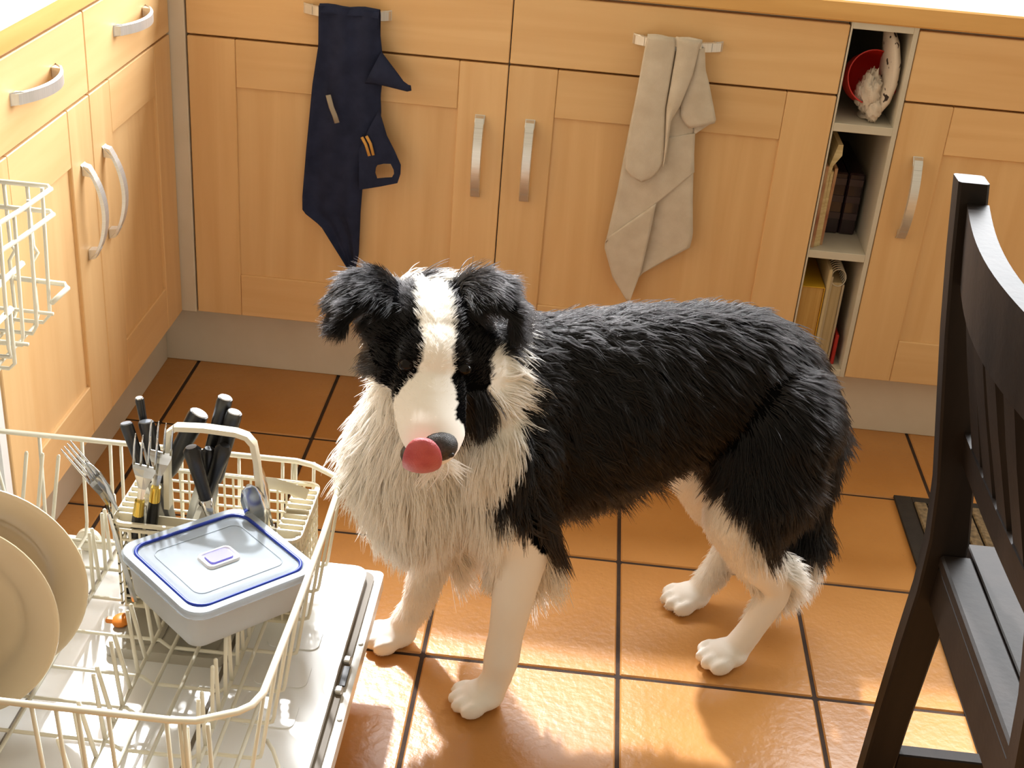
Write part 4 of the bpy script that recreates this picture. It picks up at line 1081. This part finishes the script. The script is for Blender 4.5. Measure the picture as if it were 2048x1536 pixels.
feather = (z2 < .27) & (z2 > .07) & (s2 < .16) & (((l2 > 0) & (s2 > .078)) | ((l2 < 0) & (s2 > .02 + .1 * (z2 - .07))))
feather |= (z2 < .22) & (z2 > .10) & (s2 > .50)
lift = np.where(feather, .75 + .15 * rng.standard_normal(NS), lift)
tuft = (s2 > .565) & (z2 > .355) & (z2 < .395)
shag = (s2 > .06) & (s2 < .24) & (z2 > .43)
lift = np.where(shag, .26 + .14 * rng.standard_normal(NS), lift)
lift = np.where(tuft, .75 + .2 * rng.standard_normal(NS), lift); LN_ = np.where(tuft, LN_ * 1.25, LN_)
lift = np.where(RP[:, 2] < .06, .15, np.clip(lift, .05, 1.1))
KP = 6
tt = np.linspace(0, 1, KP)
PTS = np.empty((NS, KP, 3))
d0 = Gf * np.cos(lift)[:, None] + RN * np.sin(lift)[:, None]
sag = np.array([0, 0, -1.0])
rj = rng.standard_normal((NS, 3)) * .10
wave = vnoise(RP, 70.0, 11)
side_ = np.cross(RN, Gf)
cur = RP - RN * .0015; PTS[:, 0] = cur
for k in range(1, KP):
    d = d0 + (sag * np.where(hmask, .15, .45)[:, None] + rj) * tt[k] + side_ * (np.sin(tt[k] * 5.5 + wave * 4) * np.where(shag, .55, .24) * np.clip(LN_ / .05, 0, 1.2))[:, None]
    d /= np.linalg.norm(d, axis=1)[:, None]
    cur = cur + d * (LN_ / (KP - 1))[:, None]; PTS[:, k] = cur
# gather the tips into locks
NCL = 15000
ci = rng.choice(NS, NCL, replace=False)
kd = kdtree.KDTree(NCL)
for i, c in enumerate(ci): kd.insert(Vector(RP[c]), i)
kd.balance()
near = np.array([kd.find(Vector(p))[1] for p in RP]); cc = ci[near]
cl = np.where(hmask, .35, .55)[:, None, None] * (tt ** 1.3)[None, :, None] * np.clip(LN_ / .035, .1, 1)[:, None, None]
ok = (np.linalg.norm(RP - RP[cc], axis=1) < .02) & (np.sum(RN * RN[cc], 1) > .5)
cl = cl * ok[:, None, None]
# lock centre moved along its own strand scaled to this hair's length
CT = PTS[cc]; CT = CT[:, :1] + (CT - CT[:, :1]) * (LN_ / LN_[cc])[:, None, None]
PTS = PTS * (1 - cl) + CT * cl
PTS[:, :, 2] = np.maximum(PTS[:, :, 2], .001)
HB = black(RP + RN * 0)
hc = bpy.data.hair_curves.new('fur')
hc.add_curves([KP] * NS)
hc.attributes['position'].data.foreach_set('vector', (PTS - np3(org)).ravel())
rad = hc.attributes.get('radius') or hc.attributes.new('radius', 'FLOAT', 'POINT')
rbase = np.where(hmask, .00040, .00050) * np.clip(LN_ / .03, .7, 1.25)
RD = rbase[:, None] * np.array([1, 1, .95, .8, .55, .12])[None]
rad.data.foreach_set('value', RD.ravel())
ca = hc.attributes.new('coat', 'FLOAT', 'POINT'); ca.data.foreach_set('value', np.repeat(HB, KP))
tn = hc.attributes.new('tone', 'FLOAT', 'POINT'); tn.data.foreach_set('value', np.repeat(rng.random(NS), KP))
fur_m = mat('dog_fur', (.8, .8, .8, 1), .45, spec=.3); N, L, B = nodes(fur_m)
at = N.new('ShaderNodeAttribute'); at.attribute_name = 'coat'
t2 = N.new('ShaderNodeAttribute'); t2.attribute_name = 'tone'
wa = N.new('ShaderNodeMix'); wa.data_type = 'RGBA'; wa.inputs[6].default_value = (.985, .965, .925, 1); wa.inputs[7].default_value = (.93, .895, .84, 1); L.new(t2.outputs['Fac'], wa.inputs[0])
L.new(wa.outputs[2], B.inputs['Base Color'])
tr = N.new('ShaderNodeBsdfTranslucent'); L.new(wa.outputs[2], tr.inputs['Color'])
m1 = N.new('ShaderNodeMixShader'); m1.inputs[0].default_value = .48; L.new(B.outputs[0], m1.inputs[1]); L.new(tr.outputs[0], m1.inputs[2])
hb_ = N.new('ShaderNodeBsdfHairPrincipled'); hb_.parametrization = 'COLOR'; hb_.inputs['Color'].default_value = (.012, .010, .010, 1)
hb_.inputs['Roughness'].default_value = .16; hb_.inputs['Radial Roughness'].default_value = .22; hb_.inputs['IOR'].default_value = 1.5
bb = N.new('ShaderNodeBsdfPrincipled'); bb.inputs['Base Color'].default_value = (.0045, .0042, .0045, 1); bb.inputs['Roughness'].default_value = .4; bb.inputs['Specular IOR Level'].default_value = .12
m3 = N.new('ShaderNodeMixShader'); m3.inputs[0].default_value = .42; L.new(bb.outputs[0], m3.inputs[1]); L.new(hb_.outputs[0], m3.inputs[2])
m2 = N.new('ShaderNodeMixShader'); L.new(at.outputs['Fac'], m2.inputs[0]); L.new(m1.outputs[0], m2.inputs[1]); L.new(m3.outputs[0], m2.inputs[2])
L.new(m2.outputs[0], N['Material Output'].inputs['Surface'])
hc.materials.append(fur_m)
fur = bpy.data.objects.new('fur', hc); col.objects.link(fur); fur.parent = dog
fur['kind'] = 'stuff'

# ---- face parts
nose_m = noise_mat('dog_nose_leather', (.018, .015, .014, 1), (.05, .042, .04, 1), (1, 1, 1), 300, 3, .38, .4, 900)
eye_m = mat('dog_eye', (.006, .0035, .0025, 1), .10, spec=.22)
tongue_m = noise_mat('dog_tongue_skin', (.42, .065, .08, 1), (.52, .11, .12, 1), (1, 1, 1), 60, 3, .33, .5, 600)
lip_m = mat('dog_lip', (.02, .015, .015, 1), .35)
Mh = Matrix((H_X, H_Y, H_Z)).transposed()
b = MB(); b.ell(hw(.002, .150, -.024), (.0235, .019, .0195), 20, 12, Mh); b.ell(hw(.003, .152, -.038), (.012, .012, .013), 14, 8, Mh)
nose = b.build('nose', nose_m, dog, True)
for sx in (-1, 1):
    b = MB(); b.ell(hw(.002 + sx * .0115, .1640, -.0225), (.0048, .0035, .0036), 10, 6, Mh); b.build('nostril', lip_m, nose, True)
for sx in (-1, 1):
    b = MB(); b.ell(hw(sx * .034, .0630, .0105), (.0105, .0090, .0078), 16, 10, Mh); b.build('eye', eye_m, dog, True)
b = MB(); b.ell(hw(-.008, .128, -.074), (.022, .022, .010), 18, 10, Mh); b.build('lower_lip', lip_m, dog, True)
# tongue curling up over the side of the nose
b = MB(); prof = []
path = [(-.008, .115, -.062, .014), (-.010, .144, -.066, .018), (-.014, .164, -.054, .0205), (-.018, .174, -.034, .0235), (-.022, .176, -.014, .0235), (-.025, .172, .002, .018), (-.026, .167, .009, .007)]
rs_ = []
for i, (x, y, z, w) in enumerate(path):
    a = path[max(i - 1, 0)]; c_ = path[min(i + 1, len(path) - 1)]
    t = Vector((0, c_[1] - a[1], c_[2] - a[2])).normalized(); nrm = Vector((0, -t.z, t.y))
    ring = []
    for k in range(16):
        an = 2 * math.pi * k / 16; px_ = math.cos(an) * w; th = math.sin(an) * .0045 - .003 * (1 - (px_ / max(w, 1e-4)) ** 2) + .002
        q = Vector((x + px_, y, z)) + nrm * th; ring.append(hw(q.x, q.y, q.z))
    rs_.append(ring)
b.rings(rs_); tongue = b.build('tongue', tongue_m, dog, True)
sd = tongue.modifiers.new('s', 'SUBSURF'); sd.levels = 2; sd.render_levels = 2
